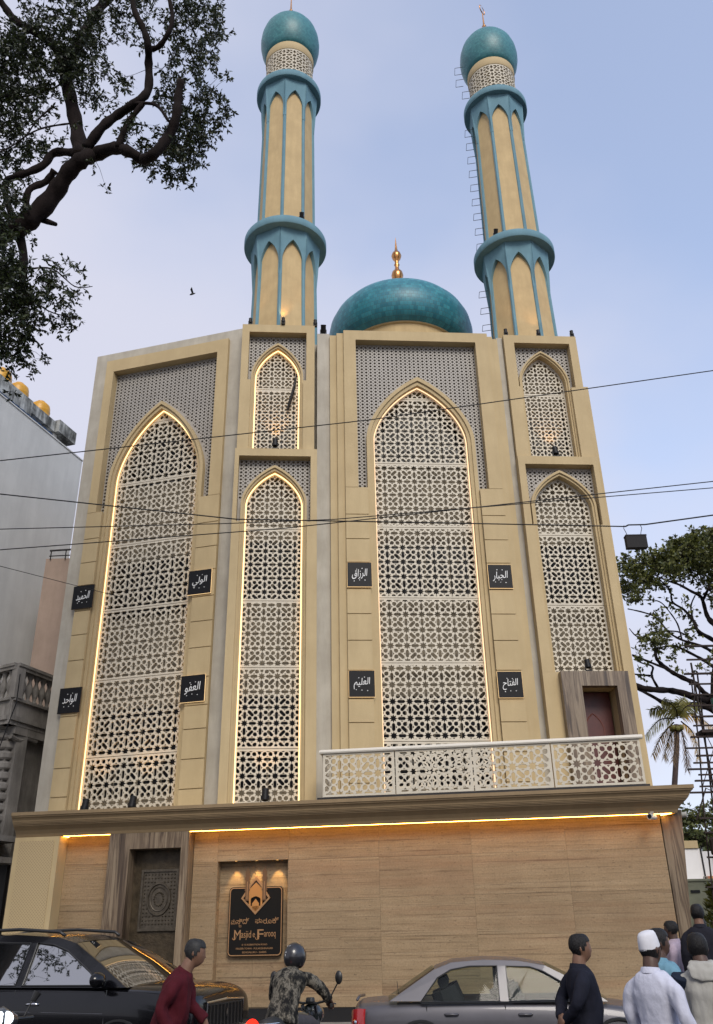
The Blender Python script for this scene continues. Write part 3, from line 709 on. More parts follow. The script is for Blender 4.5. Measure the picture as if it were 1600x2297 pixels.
def plaque(F, u0, u1, z0, z1, d, chars, label, led):
    W = F @ T((u0+u1)/2, d, (z0+z1)/2); hw = (u1-u0)/2; hh = (z1-z0)/2
    t = thing('calligraphy_plaque', label, 'plaque', tuple(W.translation), 0, 'black calligraphy plaques'); WM[t.name] = W.copy(); t.matrix_world = W
    MB().box(-hw, hw, -.05, -.012, -hh, hh).build('plate', M_['plaque'], t, W)
    vs, fs = text_mesh(''.join(reversed(chars)), .3, .004, hw*1.22, hh*.80)
    # slanted, layered like brush calligraphy
    vs = [(x+z*.10, y-.055, z+.03*hh+x*.10) for x, y, z in vs]
    dm = MB(); dm.add(vs, fs)
    rr = random.Random(sum(ord(c_) for c_ in label))
    for k in range(5):   # diamond points and short strokes over and under the word
        x = (-.45+k*.22)*hw; z = (.50 if k % 2 else -.50)*hh+rr.uniform(-.08,.08)*hh; q = .013+.004*rr.random()
        dm.add([(x-q,-.056,z),(x,-.056,z-q),(x+q,-.056,z),(x,-.056,z+q)], [(0,1,2,3)])
    dm.build('lettering', M_['script'], t, W)
    fr = MB(); b = .03
    fr.add(*extrude(*fill2d(rect(-hw-.004, hw+.004, -hh-.004, hh+.004), [rect(-hw+.006, hw-.006, -hh+.006, hh-.006)]), -.044, -.03))
    fr.build('backlight', led, t, W)
M_['plaque_on'] = emit('plaque_glow', (1,.66,.32), .9); M_['plaque_off'] = mat('plaque_edge', (.25,.17,.08), .4)
A_ = {'hamid':'\uFE8D\uFEDF\uFEA4\uFEE4\uFEF4\uFEAA','wahid':'\uFE8D\uFEDF\uFEEE\uFE8D\uFEA3\uFEAA','wali':'\uFE8D\uFEDF\uFEEE\uFEDF\uFEF2','afuw':'\uFE8D\uFEDF\uFECC\uFED4\uFEEE',
 'razzaq':'\uFE8D\uFEDF\uFEAE\uFEAF\uFE8D\uFED5','alim':'\uFE8D\uFEDF\uFECC\uFEE0\uFEF4\uFEE2','jabbar':'\uFE8D\uFEDF\uFEA0\uFE92\uFE8E\uFEAD','fattah':'\uFE8D\uFEDF\uFED4\uFE98\uFE8E\uFEA1'}
for F, u0, u1, z0, z1, k, lb, led in (
  (FL,-5.06,-4.40,10.03,10.72,'hamid','upper black Arabic plaque at the far left edge of the facade','off'),
  (FL,-5.06,-4.40,7.10,7.78,'wahid','lower black Arabic plaque at the far left edge of the facade','off'),
  (FL,-1.50,-.82,10.04,10.74,'wali','upper black Arabic plaque with glowing rim, right of the left arched screen','on'),
  (FL,-1.50,-.82,7.10,7.80,'afuw','lower black Arabic plaque with glowing rim, right of the left arched screen','on'),
  (FM,2.60,3.26,10.02,10.72,'razzaq','upper black Arabic plaque on the left jamb of the tall middle arch','on'),
  (FM,2.60,3.26,7.05,7.73,'alim','lower black Arabic plaque on the left jamb of the tall middle arch','on'),
  (FM,6.43,7.08,10.00,10.68,'jabbar','upper black Arabic plaque on the right jamb of the tall middle arch','on'),
  (FM,6.42,7.06,7.02,7.70,'fattah','lower black Arabic plaque on the right jamb of the middle arch, above the railing','on')):
    plaque(F, u0, u1, z0, z1, -.10, A_[k], lb, M_['plaque_'+led])
# --- name board in the niche
Wb = FG @ T(-2.51, .20, 1.99)
sb = thing('sign_board', 'black name board with bronze lettering and mosque emblem in the lit wall niche', 'sign', tuple(Wb.translation)); WM[sb.name] = Wb.copy(); sb.matrix_world = Wb
M_['bronze'] = mat('bronze_letters', (.42,.235,.11), .42, .35, noise_amt=.2, nscale=20)
def rrect(hw, hh, r, n=6):
    p = []
    for cx, cz, a0 in ((hw-r,hh-r,0),(-hw+r,hh-r,90),(-hw+r,-hh+r,180),(hw-r,-hh+r,270)):
        for k in range(n+1): p.append((cx+r*math.cos(R(a0+90*k/n)), cz+r*math.sin(R(a0+90*k/n))))
    return p
MB().prism(rrect(.625,.71,.09), -.06, 0).build('board', mat('board_black', (.007,.006,.005), .5, spec=.2), sb, Wb)
MB().add(*extrude(*fill2d(rrect(.61,.695,.085), [rrect(.592,.677,.07)]), -.066, -.059)).build('border', M_['bronze'], sb, Wb)
lg = MB(); y0, y1 = -.085, -.061
dia = [(0,.13),(.34,.47),(0,.95),(-.34,.47)]; dii = [(0,.185),(.29,.47),(0,.88),(-.29,.47)]
lg.add(*extrude(*fill2d(dia, [dii]), y0, y1))
em = lg.build('emblem_frame', M_['bronze'], sb, Wb)
MB().prism([(0,.15),(.32,.47),(0,.92),(-.32,.47)], -.06, -.05).build('emblem_ground', mat('emblem_black', (.012,.010,.009), .5), sb, Wb)
oc = mat('emblem_ochre', (.42,.19,.05), .5)
hs = [arch(-.10,.10,.21,.33,.43,5)]
MB().add(*extrude(*fill2d([(-.155,.33),(0,.19),(.155,.33),(.155,.66),(0,.80),(-.155,.66)], [arch(-.115,.115,.31,.45,.51,5)]), -.084, -.062)).build('emblem_arch', oc, sb, Wb)
MB().prism([(-.08,.26),(0,.195),(.08,.26),(.08,.36),(0,.455),(-.08,.36)], -.084, -.062).build('emblem_door', oc, sb, Wb)
MB().add(*extrude(*fill2d([(-.21,.62),(0,.85),(.21,.62),(.21,.70),(0,.935),(-.21,.70)], []), -.09, -.062)).build('emblem_roof', M_['bronze'], sb, Wb)
for s in (-1, 1):
    x = s*.20; mt = MB()
    mt.prism([(x-.045,.42),(x+.045,.42),(x+.045,.62),(x+.06,.63),(x+.06,.66),(x+.045,.67),(x+.045,.84),(x+.062,.86),(x+.062,.90),(x+.04,.93),(x+.05,.98),(x+.05,1.03),(x+.012,1.09),(x+.004,1.14),(x-.004,1.14),(x-.012,1.09),(x-.05,1.03),(x-.05,.98),(x-.04,.93),(x-.062,.90),(x-.062,.86),(x-.045,.84),(x-.045,.67),(x-.06,.66),(x-.06,.63),(x-.045,.62)], -.092, -.06)
    mt.build('emblem_minaret', mat('emblem_brown', (.16,.085,.04), .45, .3), sb, Wb)
    MB().box(x-.008, x+.008, -.096, -.093, .45, .82).build('emblem_stripe', M_['bronze'], sb, Wb)
def put(s, w_, h_, cx, cz, name='lettering', sz=.2):
    vs, fs = text_mesh(s, sz, .003, w_, h_)
    b = MB(); b.add([(x+cx, y-.066, z+cz) for x, y, z in vs], fs); b.build(name, M_['bronze'], sb, Wb)
put('\u0CAE', .11, .105, -.505, -.005); put('\u0CB8\u0CBF', .135, .115, -.37, .0); put('\u0C9C', .06, .05, -.345, -.095); put('\u0CA6\u0CCD', .15, .13, -.215, .01)
put('\u0CAB\u0CBE', .17, .115, .085, .0); put('\u0CB0\u0CC2', .19, .11, .285, -.002); put('\u0C95\u0CCD', .15, .13, .47, .01)
put('M', .15, .20, -.40, -.275, sz=.22); put('asjid', .23, .19, -.20, -.285, sz=.2); put('e', .05, .085, -.02, -.285); put('F', .14, .20, .13, -.27); put('arooq', .26, .135, .345, -.295)
sw = MB()   # the swashes of the two capitals
for cx in (-.475, .055): sw.tube([(cx-.035,-.068,-.33),(cx-.03,-.068,-.36),(cx,-.068,-.375),(cx+.035,-.068,-.355),(cx+.05,-.068,-.30)], .007, 4)
sw.build('swash', M_['bronze'], sb, Wb)
put('# 15 ROBERTSON ROAD', .58, .036, 0, -.475); put('FRAZER TOWN - PULAKESHINAGAR', .84, .036, 0, -.55); put('BENGALURU - 560005', .55, .036, 0, -.625)
# --- niche downlights
for k, u in enumerate((-3.0, -2.51, -2.02)):
    W = FG @ T(u, .10, 3.245)
    t = thing('downlight', ('left','middle','right')[k]+' of the three small downlights in the niche ceiling above the name board', 'lamp', tuple(W.translation), 0, 'niche downlights'); WM[t.name] = W.copy(); t.matrix_world = W
    MB().lathe([(.03,0),(.045,0),(.045,-.012),(.03,-.012)], 14).build('trim_ring', M_['black_metal'], t, W)
    MB().lathe([(.0,-.004),(.03,-.004)], 14).build('lens', M_['lamp'], t, W)
    l = bpy.data.lights.new('downlight_beam', 'SPOT'); l.energy = 14; l.color = (1,.62,.22); l.spot_size = R(64); l.spot_blend = .7; l.shadow_soft_size = .02
    lo = bpy.data.objects.new('downlight_beam', l); link(lo, t, W @ T(0, -.02, -.03) @ Matrix.Rotation(R(14), 4, 'X'))
# --- uplighters
def uplight(F, u, d, z, label, grp, energy=0, tilt=0, s=1.0):
    W = F @ T(u, d, z)
    t = thing('spotlight', label, 'spotlight', tuple(W.translation), 0, grp); WM[t.name] = W.copy(); t.matrix_world = W
    MB().box(-.06*s, .06*s, -.05*s, .05*s, 0, .03*s).box(-.07*s, -.055*s, -.015*s, .015*s, .03*s, .16*s).box(.055*s, .07*s, -.015*s, .015*s, .03*s, .16*s).build('bracket', M_['black'], t, W)
    Wh = W @ T(0, 0, .14*s) @ Matrix.Rotation(R(tilt), 4, 'X')
    MB().lathe([(0,-.06*s),(.05*s,-.06*s),(.055*s,-.03*s),(.055*s,.10*s),(.06*s,.12*s),(.045*s,.12*s),(.04*s,.09*s)], 14).build('lamp_head', M_['black'], t, Wh, smooth=True, auto=40)
    MB().lathe([(.0,.085*s),(.042*s,.085*s)], 14).build('lens', M_['lamp'] if energy else M_['glass_dark'], t, Wh)
    if energy:
        l = bpy.data.lights.new('beam', 'SPOT'); l.energy = energy; l.color = (1,.55,.20); l.spot_size = R(70); l.spot_blend = .8; l.shadow_soft_size = .03
        lo = bpy.data.objects.new('beam', l); link(lo, t, Wh @ T(0, 0, .14*s) @ Matrix.Rotation(math.pi, 4, 'X'))
gs = 'uplighters on the facade ledges'
uplight(FM, .57, -.02, 14.27, 'small black uplighter on the ledge of the left tower, below its upper screen', gs, 14, -14, 1.4)
uplight(FM, 8.80, -.02, 14.15, 'small black uplighter on the ledge of the right tower, below its upper screen', gs, 10, -14, 1.4)
uplight(FM, .57, -.30, 4.43, 'black uplighter on the cornice at the foot of the narrow left tower screen', gs, 18, -14, 1.5)
uplight(FL, -3.75, -.40, 4.43, 'black uplighter on the cornice, left of the two below the left arched screen', gs, 20, -14, 1.5)
uplight(FL, -2.45, -.40, 4.43, 'black uplighter on the cornice, right of the two below the left arched screen', gs, 20, -14, 1.5)
uplight(FM, 8.80, -.25, 7.67, 'black uplighter above the marble balcony door frame', gs, 0, -14, 1.2)
for k, (u, n_) in enumerate(((-.30,'left'),(.72,'middle'),(1.72,'right'))):
    uplight(FM, u, .05 if k != 1 else -.02, 18.79, n_+' of the uplighters at the foot of the left minaret', 'uplighters at the minaret feet', 14 if k else 8, -6, .95)
for k, (u, n_) in enumerate(((7.75,'left'),(8.80,'middle'),(9.88,'right'))):
    uplight(FM, u, .05, 18.61, n_+' of the uplighters at the foot of the right minaret', 'uplighters at the minaret feet', 12, -6, .95)
uplight(FM, 1.98, .35, 18.66, 'larger black floodlight on the parapet between left minaret and dome', 'uplighters at the minaret feet', 8, 30, 1.5)
for (u, d, n_, rz) in ((-.2,-.55,'left',0),(0,0,'r',0)):
    pass
# dark lamps on the minaret rings
for F_, (u, d), z, lb in ((FM, (1.25,.10), 23.2, 'dark floodlight lying on the lower ring of the left minaret'), (FM, (7.95,.55), 23.17, 'dark floodlight lying on the lower ring of the right minaret')):
    uplight(F_, u, d, z, lb, 'floodlights on the minaret rings', 0, 25, 1.35)
# --- security cameras under the cornice
def cctv(W, label):
    t = thing('security_camera', label, 'camera', tuple(W.translation), 0, 'cameras under the cornice'); WM[t.name] = W.copy(); t.matrix_world = W
    MB().box(-.03,.03,-.03,.03,-.10,0).build('mount', M_['white'], t, W)
    Wc = W @ T(0, 0, -.11) @ Matrix.Rotation(R(90), 4, 'Y') @ Matrix.Rotation(R(0), 4, 'X')
    MB().lathe([(0,-.12),(.045,-.12),(.055,-.10),(.055,.10),(.062,.105),(.062,.14),(.05,.14)], 16).build('housing', mat('camera_white', (.5,.5,.48), .4), t, Wc, smooth=True, auto=40)
    MB().lathe([(0,.125),(.05,.125)], 16).build('lens', M_['black'], t, Wc)
cctv(FG @ T(6.35, -.45, 3.93) @ Matrix.Rotation(R(-125), 4, 'Z'), 'white bullet camera under the cornice at its right corner, facing the street')
cctv(FG @ T(7.12, .55, 4.06) @ Matrix.Rotation(R(-20), 4, 'Z'), 'bullet camera on the side cornice, facing the side street')
# --- dark stick leaning on the upper screen of the left tower
tag(MB().tube([FM @ Vector((1.16,.10,17.02)), FM @ Vector((1.10,.13,16.6)), FM @ Vector((1.0,.20,16.2)), FM @ Vector((.90,.27,15.82))], [.02,.04,.05,.035], 6).build('stick', M_['black']), 'dark stick hanging across the upper screen of the left tower', 'stick')
# ================================================================== WIRES
def cable(pts, r, label, sag=.0):
    P = []
    for a, b in zip(pts, pts[1:]):
        a = Vector(a); b = Vector(b)
        for k in range(10):
            t = k/10; p = a.lerp(b, t); p.z -= sag*4*t*(1-t); P.append(p)
    P.append(Vector(pts[-1]))
    o = MB().tube(P, r, 6).build('cable', M_['black'], None, None, smooth=True); tag(o, label, 'cable', 'overhead cables across the street'); return o
cable([(-14,14.6,9.0),(-6.62,14,9.70),(.29,14,10.43),(7.0,14,11.4),(14,13.6,12.5)], .011, 'topmost dark cable, rising to the right across the upper arches')
cable([(-14,14.4,9.75),(-6.51,14,9.0),(-2.16,14,8.39),(2.54,14,8.19),(4.78,14,8.09)], .012, 'cable falling from the left edge to the hanging black box')
cable([(-13,14.2,7.4),(-6.33,14.1,7.93),(-1.28,14.1,8.24),(6.52,14.1,9.01),(13,14.2,9.8)], .010, 'lower of the two nearly parallel cables rising to the right')
cable([(-13,13.9,8.2),(-6.38,13.9,8.24),(-2.4,13.9,8.26),(-.4,13.9,8.30),(6.47,13.9,8.78),(13,13.8,9.35)], .009, 'nearly level cable at mid height, bending up at the right')
cable([(4.78,14,8.09),(4.84,14,8.12),(5.13,14,8.12),(6.38,14,8.28),(13,14.1,9.25)], .014, 'thicker cable from the hanging black box to the right edge')
cable([(-13,13,8.1),(-6.27,14,7.57),(-5.0,17.5,8.25)], .006, 'thin grey drop wire at the far left beside the grey building')
bx = thing('junction_box', 'black box hanging by two loops from an overhead cable on the right', 'junction box', (4.92,14,7.78))
Wx = WM[bx.name]
MB().box(-.18,.18,-.06,.06,-.12,.12).box(-.185,.185,-.065,.065,.10,.125).build('casing', mat('box_black', (.009,.008,.009), .6, spec=.2), bx, Wx)
for x, k in ((-.13,-1),(.10,1)):
    MB().tube([(x,0,.12),(x+k*.02,0,.20),(x+k*.045,0,.27),(x+k*.03,0,.335)], .006, 5).build('hanging_loop', M_['black'], bx, Wx)
# --- bird
bd = thing('bird', 'small dark bird in flight in the pale sky left of the minarets', 'bird', (-9.39, 40, 35.76)); Wq = WM[bd.name]
MB().tube([(-.16,0,-.05),(-.06,0,0),(.08,0,.05),(.18,0,.08)], [.02,.06,.05,.01], 6).build('body', M_['black'], bd, Wq)
for s in (-1, 1): MB().add([(-.02,0,.0),(.08,0,.04),(.0,s*.3,.30),(-.1,s*.22,.18)], [(0,1,2,3)]).build('wing', M_['black'], bd, Wq)
# ================================================================== BACKGROUND BUILDINGS
M_['conc'] = stained('grey_render', (.60,.60,.58), (.42,.42,.41), amt=.55, nscale=.6)
M_['conc_dirty'] = stained('stained_parapet', (.46,.47,.45), (.06,.06,.055), amt=1.1, nscale=1.5)
M_['pinkish'] = stained('pinkish_render', (.36,.27,.215), (.24,.18,.14), amt=.6)
M_['old'] = stained('old_plaster', (.27,.25,.225), (.09,.082,.072), amt=.75, nscale=1.3)
FW = frame((-10.88, 30), 72.86)
gb = thing('apartment_building', 'tall grey rendered building with a bare side wall at the far left', 'building', (-13.5, 26, 0))
MB().box(-14, .0, 0, 9, 0, 18.85).build('wall', M_['conc'], gb, FW)
MB().box(-14, .02, -.03, .12, 18.85, 18.90).build('coping', M_['conc'], gb, FW)
MB().box(-14, -2.16, 1.0, 1.15, 18.86, 20.55).build('parapet', M_['conc_dirty'], gb, FW)
rs = MB().box(-2.16, -.62, 1.02, 3.2, 20.06, 20.52).box(-.62, .52, .86, 3.2, 20.08, 20.62).build('roof_slab', M_['conc_dirty'], gb, FW)
MB().box(-.62, -.38, 1.1, 1.35, 18.86, 20.06).build('column', M_['conc'], gb, FW)
MB().box(-2.1, -.8, 1.6, 1.7, 18.86, 20.06).build('opening', M_['black'], gb, FW)  # black sheet standing in for the shade beneath the roof slab
MB().box(-2.1, -1.45, 1.05, 1.18, 18.86, 19.7).build('parapet_end', M_['conc_dirty'], gb, FW)
bt = MB(); n = 26
for i in range(n):
    u = -5.6+i*.165
    bt.add([(u,.55,19.46+.03*(i%2)),(u+.165,.55,19.46+.03*((i+1)%2)),(u+.165,1.0,19.62+.03*((i+1)%2)),(u,1.0,19.62+.03*(i%2))], [(0,1,2,3)])
bt.build('blue_awning', mat('blue_tarp', (.05,.14,.35), .6), gb, FW)
M_['tank'] = mat('tank_yellow', (.58,.29,.012), .4, noise_amt=.2, nscale=4)
for u, d, lb in ((-3.0,2.0,'yellow water tank half hidden by leaves, leftmost on the grey building roof'),(-1.95,2.0,'middle yellow water tank on the grey building roof'),(-.55,2.0,'right yellow water tank, above the roof slab of the grey building')):
    W = FW @ T(u, d, 20.30); t = thing('water_tank', lb, 'water tank', tuple(W.translation), 0, 'rooftop water tanks')
    pr = [(.40,0)]
    for k in range(4): z = .10+k*.26; pr += [(.40,z),(.415,z+.05),(.415,z+.10),(.40,z+.15)]
    pr += [(.40,1.12),(.37,1.24),(.27,1.34),(.16,1.38)]
    MB().lathe(pr, 28).build('barrel', M_['tank'], t, W, smooth=True, auto=50)
    MB().lathe([(.16,1.37),(.17,1.375),(.17,1.44),(.08,1.47),(.01,1.47)], 20).build('lid', M_['tank'], t, W)
pk = thing('annex_building', 'narrow pinkish block between the grey building and the mosque', 'building', (-9.6, 28, 0))
MB().box(-10.56, -7.2, 27.0, 31, 0, 13.35).build('wall', M_['pinkish'], pk, Matrix.Identity(4))
MB().tube([(-10.45,26.95,13.62),(-9.6,26.95,13.66),(-8.6,26.95,13.70)], .035, 6).tube([(-10.4,26.95,13.3),(-10.4,26.95,13.62)], .02, 5).tube([(-9.9,26.95,13.3),(-9.9,26.95,13.64)], .02, 5).tube([(-10.45,26.95,13.42),(-8.6,26.95,13.48)], .02, 5).build('roof_railing', M_['black_metal'], pk, Matrix.Identity(4))
ob = thing('old_house', 'weathered grey two-storey house with a balustraded terrace left of the mosque', 'house', (-8.9, 21, 0))
FS_ = frame((-9.75, 24), 70) @ T(0,0,-.27) @ Matrix.Scale(1.17, 4); FF_ = frame((-9.75, 24), -30) @ T(0,0,-.27) @ Matrix.Scale(1.17, 4)
def opart(name, mb, W, m=None, **k): return mb.build(name, m or M_['old'], ob, W, **k)
opart('side_wall', MB().box(.30, 4, .2, .5, 0, 6.5), FS_); opart('front_wall', MB().box(-6, -.10, .4, .7, 0, 6.5), FF_)
opart('wall_pipe', MB().tube([(.72,.17,0),(.72,.17,6.2)], .035, 8), FS_, M_['black_metal'])
for F_, a, b in ((FS_, 0, 4), (FF_, -6, 0)):
    opart('terrace_coping', MB().box(a, b, -.06, .22, 7.62, 7.70).box(a, b, -.09, .25, 7.70, 7.77), F_)
    opart('terrace_band', MB().box(a, b, -.03, .25, 6.50, 6.86), F_)
    opart('cornice', MB().box(a, b, -.10, .25, 6.86, 6.92).box(a, b, -.08, .25, 6.40, 6.50).box(a, b, -.03, .25, 6.30, 6.40), F_)
    u = a+.14 if a == 0 else b-.24
    while a < u < b:
        prf = [(.045,6.92),(.075,6.93),(.075,6.98),(.04,7.02),(.055,7.10),(.095,7.22),(.085,7.32),(.04,7.46),(.055,7.52),(.075,7.56),(.075,7.62)]
        opart('baluster', MB().lathe(prf, 10, u, .08), F_, smooth=True)
        u += .24 if a == 0 else -.24
opart('corner_post', MB().box(-.10, .10, -.04, .2, 6.92, 7.64), FF_)
qn = 0
zz = 3.2
while zz < 6.3:
    opart('quoin', MB().lathe([(.02,zz),(.21,zz),(.245,zz+.04),(.245,zz+.14),(.21,zz+.18),(.02,zz+.18)], 20, -.42, .38), FF_, smooth=True, auto=40); zz += .235
opart('scroll_bracket', MB().box(.25, 1.6, -.02, .2, 6.12, 6.30).tube([(.2,.05,6.05),(.5,.05,6.0),(.8,.05,6.1),(1.1,.05,6.08)], .06, 8), FS_)
opart('lower_balcony', MB().box(-6, .5, -.25, .4, 3.66, 3.78).box(-6, .5, -.25, .4, 3.22, 3.34), FF_)
u = -1.4
while u < .45:
    opart('lower_baluster', MB().lathe([(.04,3.34),(.07,3.40),(.03,3.48),(.06,3.56),(.04,3.66)], 8, u, -.15), FF_, smooth=True); u += .17
opart('opening_shade', MB().box(-6, .35, .3, .38, .4, 3.2), FF_, M_['black'])  # black sheet, the shade inside the openings put into its colour
tag(MB().tube([(-9.35,23.3,8.3),(-9.33,23.3,7.5),(-9.6,23.3,6.3),(-9.5,23.3,5.1),(-9.55,23.3,3.7),(-9.4,23.3,1.0)], .015, 5).build('cable', M_['black']), 'loose black cable hanging down the front of the old house', 'cable', 'overhead cables across the street')
# --- right-hand side street
wbd = thing('white_building', 'low white building beyond the side street at the right', 'building', (19, 52, 0))
MB().box(16.0, 18.1, 50, 58, 3.9, 5.6).box(18.14, 24, 50.5, 58, 3.9, 5.5).build('upper_wall', mat('bright_white', (.74,.72,.70), .7, noise_amt=.08, nscale=.6), wbd, Matrix.Identity(4))
MB().box(15.9, 18.0, 49.9, 50.2, 5.62, 6.0).build('roof_edge', M_['cream'], wbd, Matrix.Identity(4))
MB().box(18.25, 20, 50.4, 50.49, 3.92, 4.25).build('banner', mat('banner', (.42,.22,.06), .6, noise_amt=.8, nscale=3, col2=(.25,.03,.03)), wbd, Matrix.Identity(4))
MB().box(15.5, 24, 49.5, 58, 0, 3.88).build('lower_wall', mat('grey_lower', (.16,.16,.165), .7, noise_amt=.2, nscale=1), wbd, Matrix.Identity(4))
MB().tube([(18.12,49.95,0),(18.12,49.95,5.7)], .04, 6).build('drain_pipe', M_['black_metal'], wbd, Matrix.Identity(4))
MB().box(18.9,19.0,50.4,50.49,4.9,5.2).box(18.95,19.1,50.4,50.49,4.55,4.85).build('vent', M_['black'], wbd, Matrix.Identity(4))
tb = thing('transformer_cabinet', 'grey green metal cabinet behind the small conifer at the right', 'cabinet', (9.2, 26.4, 0))
cg = mat('cabinet_green', (.17,.175,.115), .55, noise_amt=.2, nscale=3)
MB().box(8.70,9.75,26,26.9,.1,2.84).build('casing', cg, tb, Matrix.Identity(4))
MB().box(8.66,9.79,25.96,26.94,2.842,2.9).build('lid', cg, tb, Matrix.Identity(4))
MB().box(8.95,9.2,25.97,25.998,2.55,2.62).build('vent_slot', M_['black'], tb, Matrix.Identity(4))
for x in (8.74, 9.18): MB().box(x, x+.40, 25.975, 25.998, .3, 1.9 if x < 9 else 1.9).build('door', cg, tb, Matrix.Identity(4))
for x in (8.9, 9.5): MB().tube([(x-.05,26.2,2.9),(x-.05,26.2,2.96),(x+.05,26.2,2.96),(x+.05,26.2,2.9)], .018, 5).build('lifting_eye', M_['white'], tb, Matrix.Identity(4))
# rusty steel lattice pole with platforms
lp = thing('lattice_pole', 'rusty steel lattice pole with crossbars at the right edge', 'utility pole', (9.1, 24, 0))
ru = mat('rusty_steel', (.035,.022,.018), .8, .2, noise_amt=.5, nscale=8)
I4 = Matrix.Identity(4)
MB().tube([(8.62,24,0),(8.95,24,4.2),(9.18,24,6.2),(9.30,24,7.9)], .022, 6).build('upright', ru, lp, I4)
MB().tube([(9.10,24.1,0),(9.25,24.1,4.2),(9.40,24.1,6.2),(9.55,24.1,8.2)], .025, 6).build('upright', ru, lp, I4)
MB().tube([(9.5,24.6,0),(9.62,24.6,8.6)], .03, 6).build('upright', ru, lp, I4)
zs_ = [2.6,3.3,3.9,4.25,4.9,5.05,5.2,5.35,5.5,5.66,5.85,6.05,6.35,6.65,6.9,7.2,7.5,7.8,8.1,8.5,8.9]
for k, z in enumerate(zs_):
    x0 = 8.55+z*.085; off = .28 if k in (4,8,11) else (.12 if k % 3 == 0 else .02)
    MB().box(x0-off, x0+1.6, 23.9, 23.96 if k % 2 else 24.0, z-.02, z+.02).build('crossbar', ru, lp, I4)
MB().box(9.25,10.3,23.8,24.3,6.44,6.52).build('platform', ru, lp, I4)
MB().tube([(9.0,23.9,5.0),(9.5,23.9,6.0),(9.2,23.9,7.0),(9.35,23.9,8.0)], .012, 5).tube([(8.7,23.9,4.2),(9.1,23.9,5.0),(9.5,23.9,4.8)], .02, 5).build('brace', ru, lp, I4)
MB().lathe([(.12,0),(.14,.04),(.14,.36),(.10,.42)], 12, 9.03, 23.8).build('insulator_pot', ru, lp, T(0,0,3.35))
pz = thing('street_pole', 'green painted steel pole at the right edge', 'pole', (9.86, 24.0, 0))
MB().lathe([(.11,0),(.10,7.0),(.12,7.05),(.12,7.4),(.02,7.42)], 14).build('shaft', mat('pole_green', (.05,.13,.10), .5, noise_amt=.2, nscale=3), pz, WM[pz.name], smooth=True, auto=40)
# ================================================================== TREES
M_['bark'] = mat('bark', (.016,.011,.010), .95, spec=.15, noise_amt=.5, nscale=6, bump=.9, bscale=14, stretch=(1,1,.4))
def leafmat(name, a, b):
    m = bpy.data.materials.new(name); m.use_nodes = True; t = m.node_tree; p = t.nodes['Principled BSDF']; p.inputs['Roughness'].default_value = .5
    g = t.nodes.new('ShaderNodeNewGeometry'); r = t.nodes.new('ShaderNodeValToRGB')
    r.color_ramp.elements[0].color = (*a, 1); r.color_ramp.elements[1].color = (*b, 1)
    t.links.new(g.outputs['Random Per Island'], r.inputs[0]); t.links.new(r.outputs[0], p.inputs['Base Color'])
    tr = t.nodes.new('ShaderNodeBsdfTranslucent'); t.links.new(r.outputs[0], tr.inputs[0])
    mx = t.nodes.new('ShaderNodeMixShader'); mx.inputs[0].default_value = .25; t.links.new(p.outputs[0], mx.inputs[1]); t.links.new(tr.outputs[0], mx.inputs[2]); t.links.new(mx.outputs[0], t.nodes['Material Output'].inputs[0]); return m
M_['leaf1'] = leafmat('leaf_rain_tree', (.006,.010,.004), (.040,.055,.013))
M_['leaf2'] = leafmat('leaf_far_tree', (.035,.048,.012), (.16,.165,.035))
M_['leaf3'] = leafmat('leaf_mid', (.03,.045,.012), (.11,.12,.03))
def spline(pts, k=5):
    P = [Vector(p[:3]) for p in pts]; r = [p[3] for p in pts]; out = []; rr = []
    for i in range(len(P)-1):
        a = P[max(i-1,0)]; b = P[i]; c = P[i+1]; d = P[min(i+2, len(P)-1)]
        for j in range(k):
            t = j/k
            out.append(.5*((2*b)+(c-a)*t+(2*a-5*b+4*c-d)*t*t+(3*b-a-3*c+d)*t**3)); rr.append(r[i]+(r[i+1]-r[i])*t)
    out.append(P[-1]); rr.append(r[-1]); return out, rr
def leaves(mb_v, mb_f, p, rg, n, ln, wd, spread, droop, tb, tw):
    # a few fine twiglets at every branch end, with leaves set along them
    for q in range(3):
        d = Vector((rg.gauss(0,1), rg.gauss(0,1), rg.gauss(0,.8)-droop)); d.normalize(); Lt = spread*rg.uniform(1.2,2.4)
        e = p+d*Lt+Vector((0,0,-droop*Lt*.25)); m_ = p.lerp(e,.5)+Vector((0,0,Lt*.06))
        tb.tube([p, m_, e], [tw*.42, tw*.32, tw*.18], 3, cap=False)
        for k in range(max(2, n//3)):
            t_ = rg.uniform(.15,1.05); c = (p.lerp(m_, t_*2) if t_ < .5 else m_.lerp(e, t_*2-1))
            dd = (d*.6+Vector((rg.gauss(0,1), rg.gauss(0,1), rg.gauss(0,.8)-droop*.7))*.8).normalized()
            s = dd.cross(Vector((rg.gauss(0,1), rg.gauss(0,1), rg.gauss(0,1)))); s.normalize()
            L = ln*rg.uniform(.5,1.25); w_ = wd*rg.uniform(.7,1.2); b = len(mb_v)
            mb_v += [c, c+dd*L*.45+s*w_, c+dd*L, c+dd*L*.5-s*w_]; mb_f.append((b,b+1,b+2,b+3))
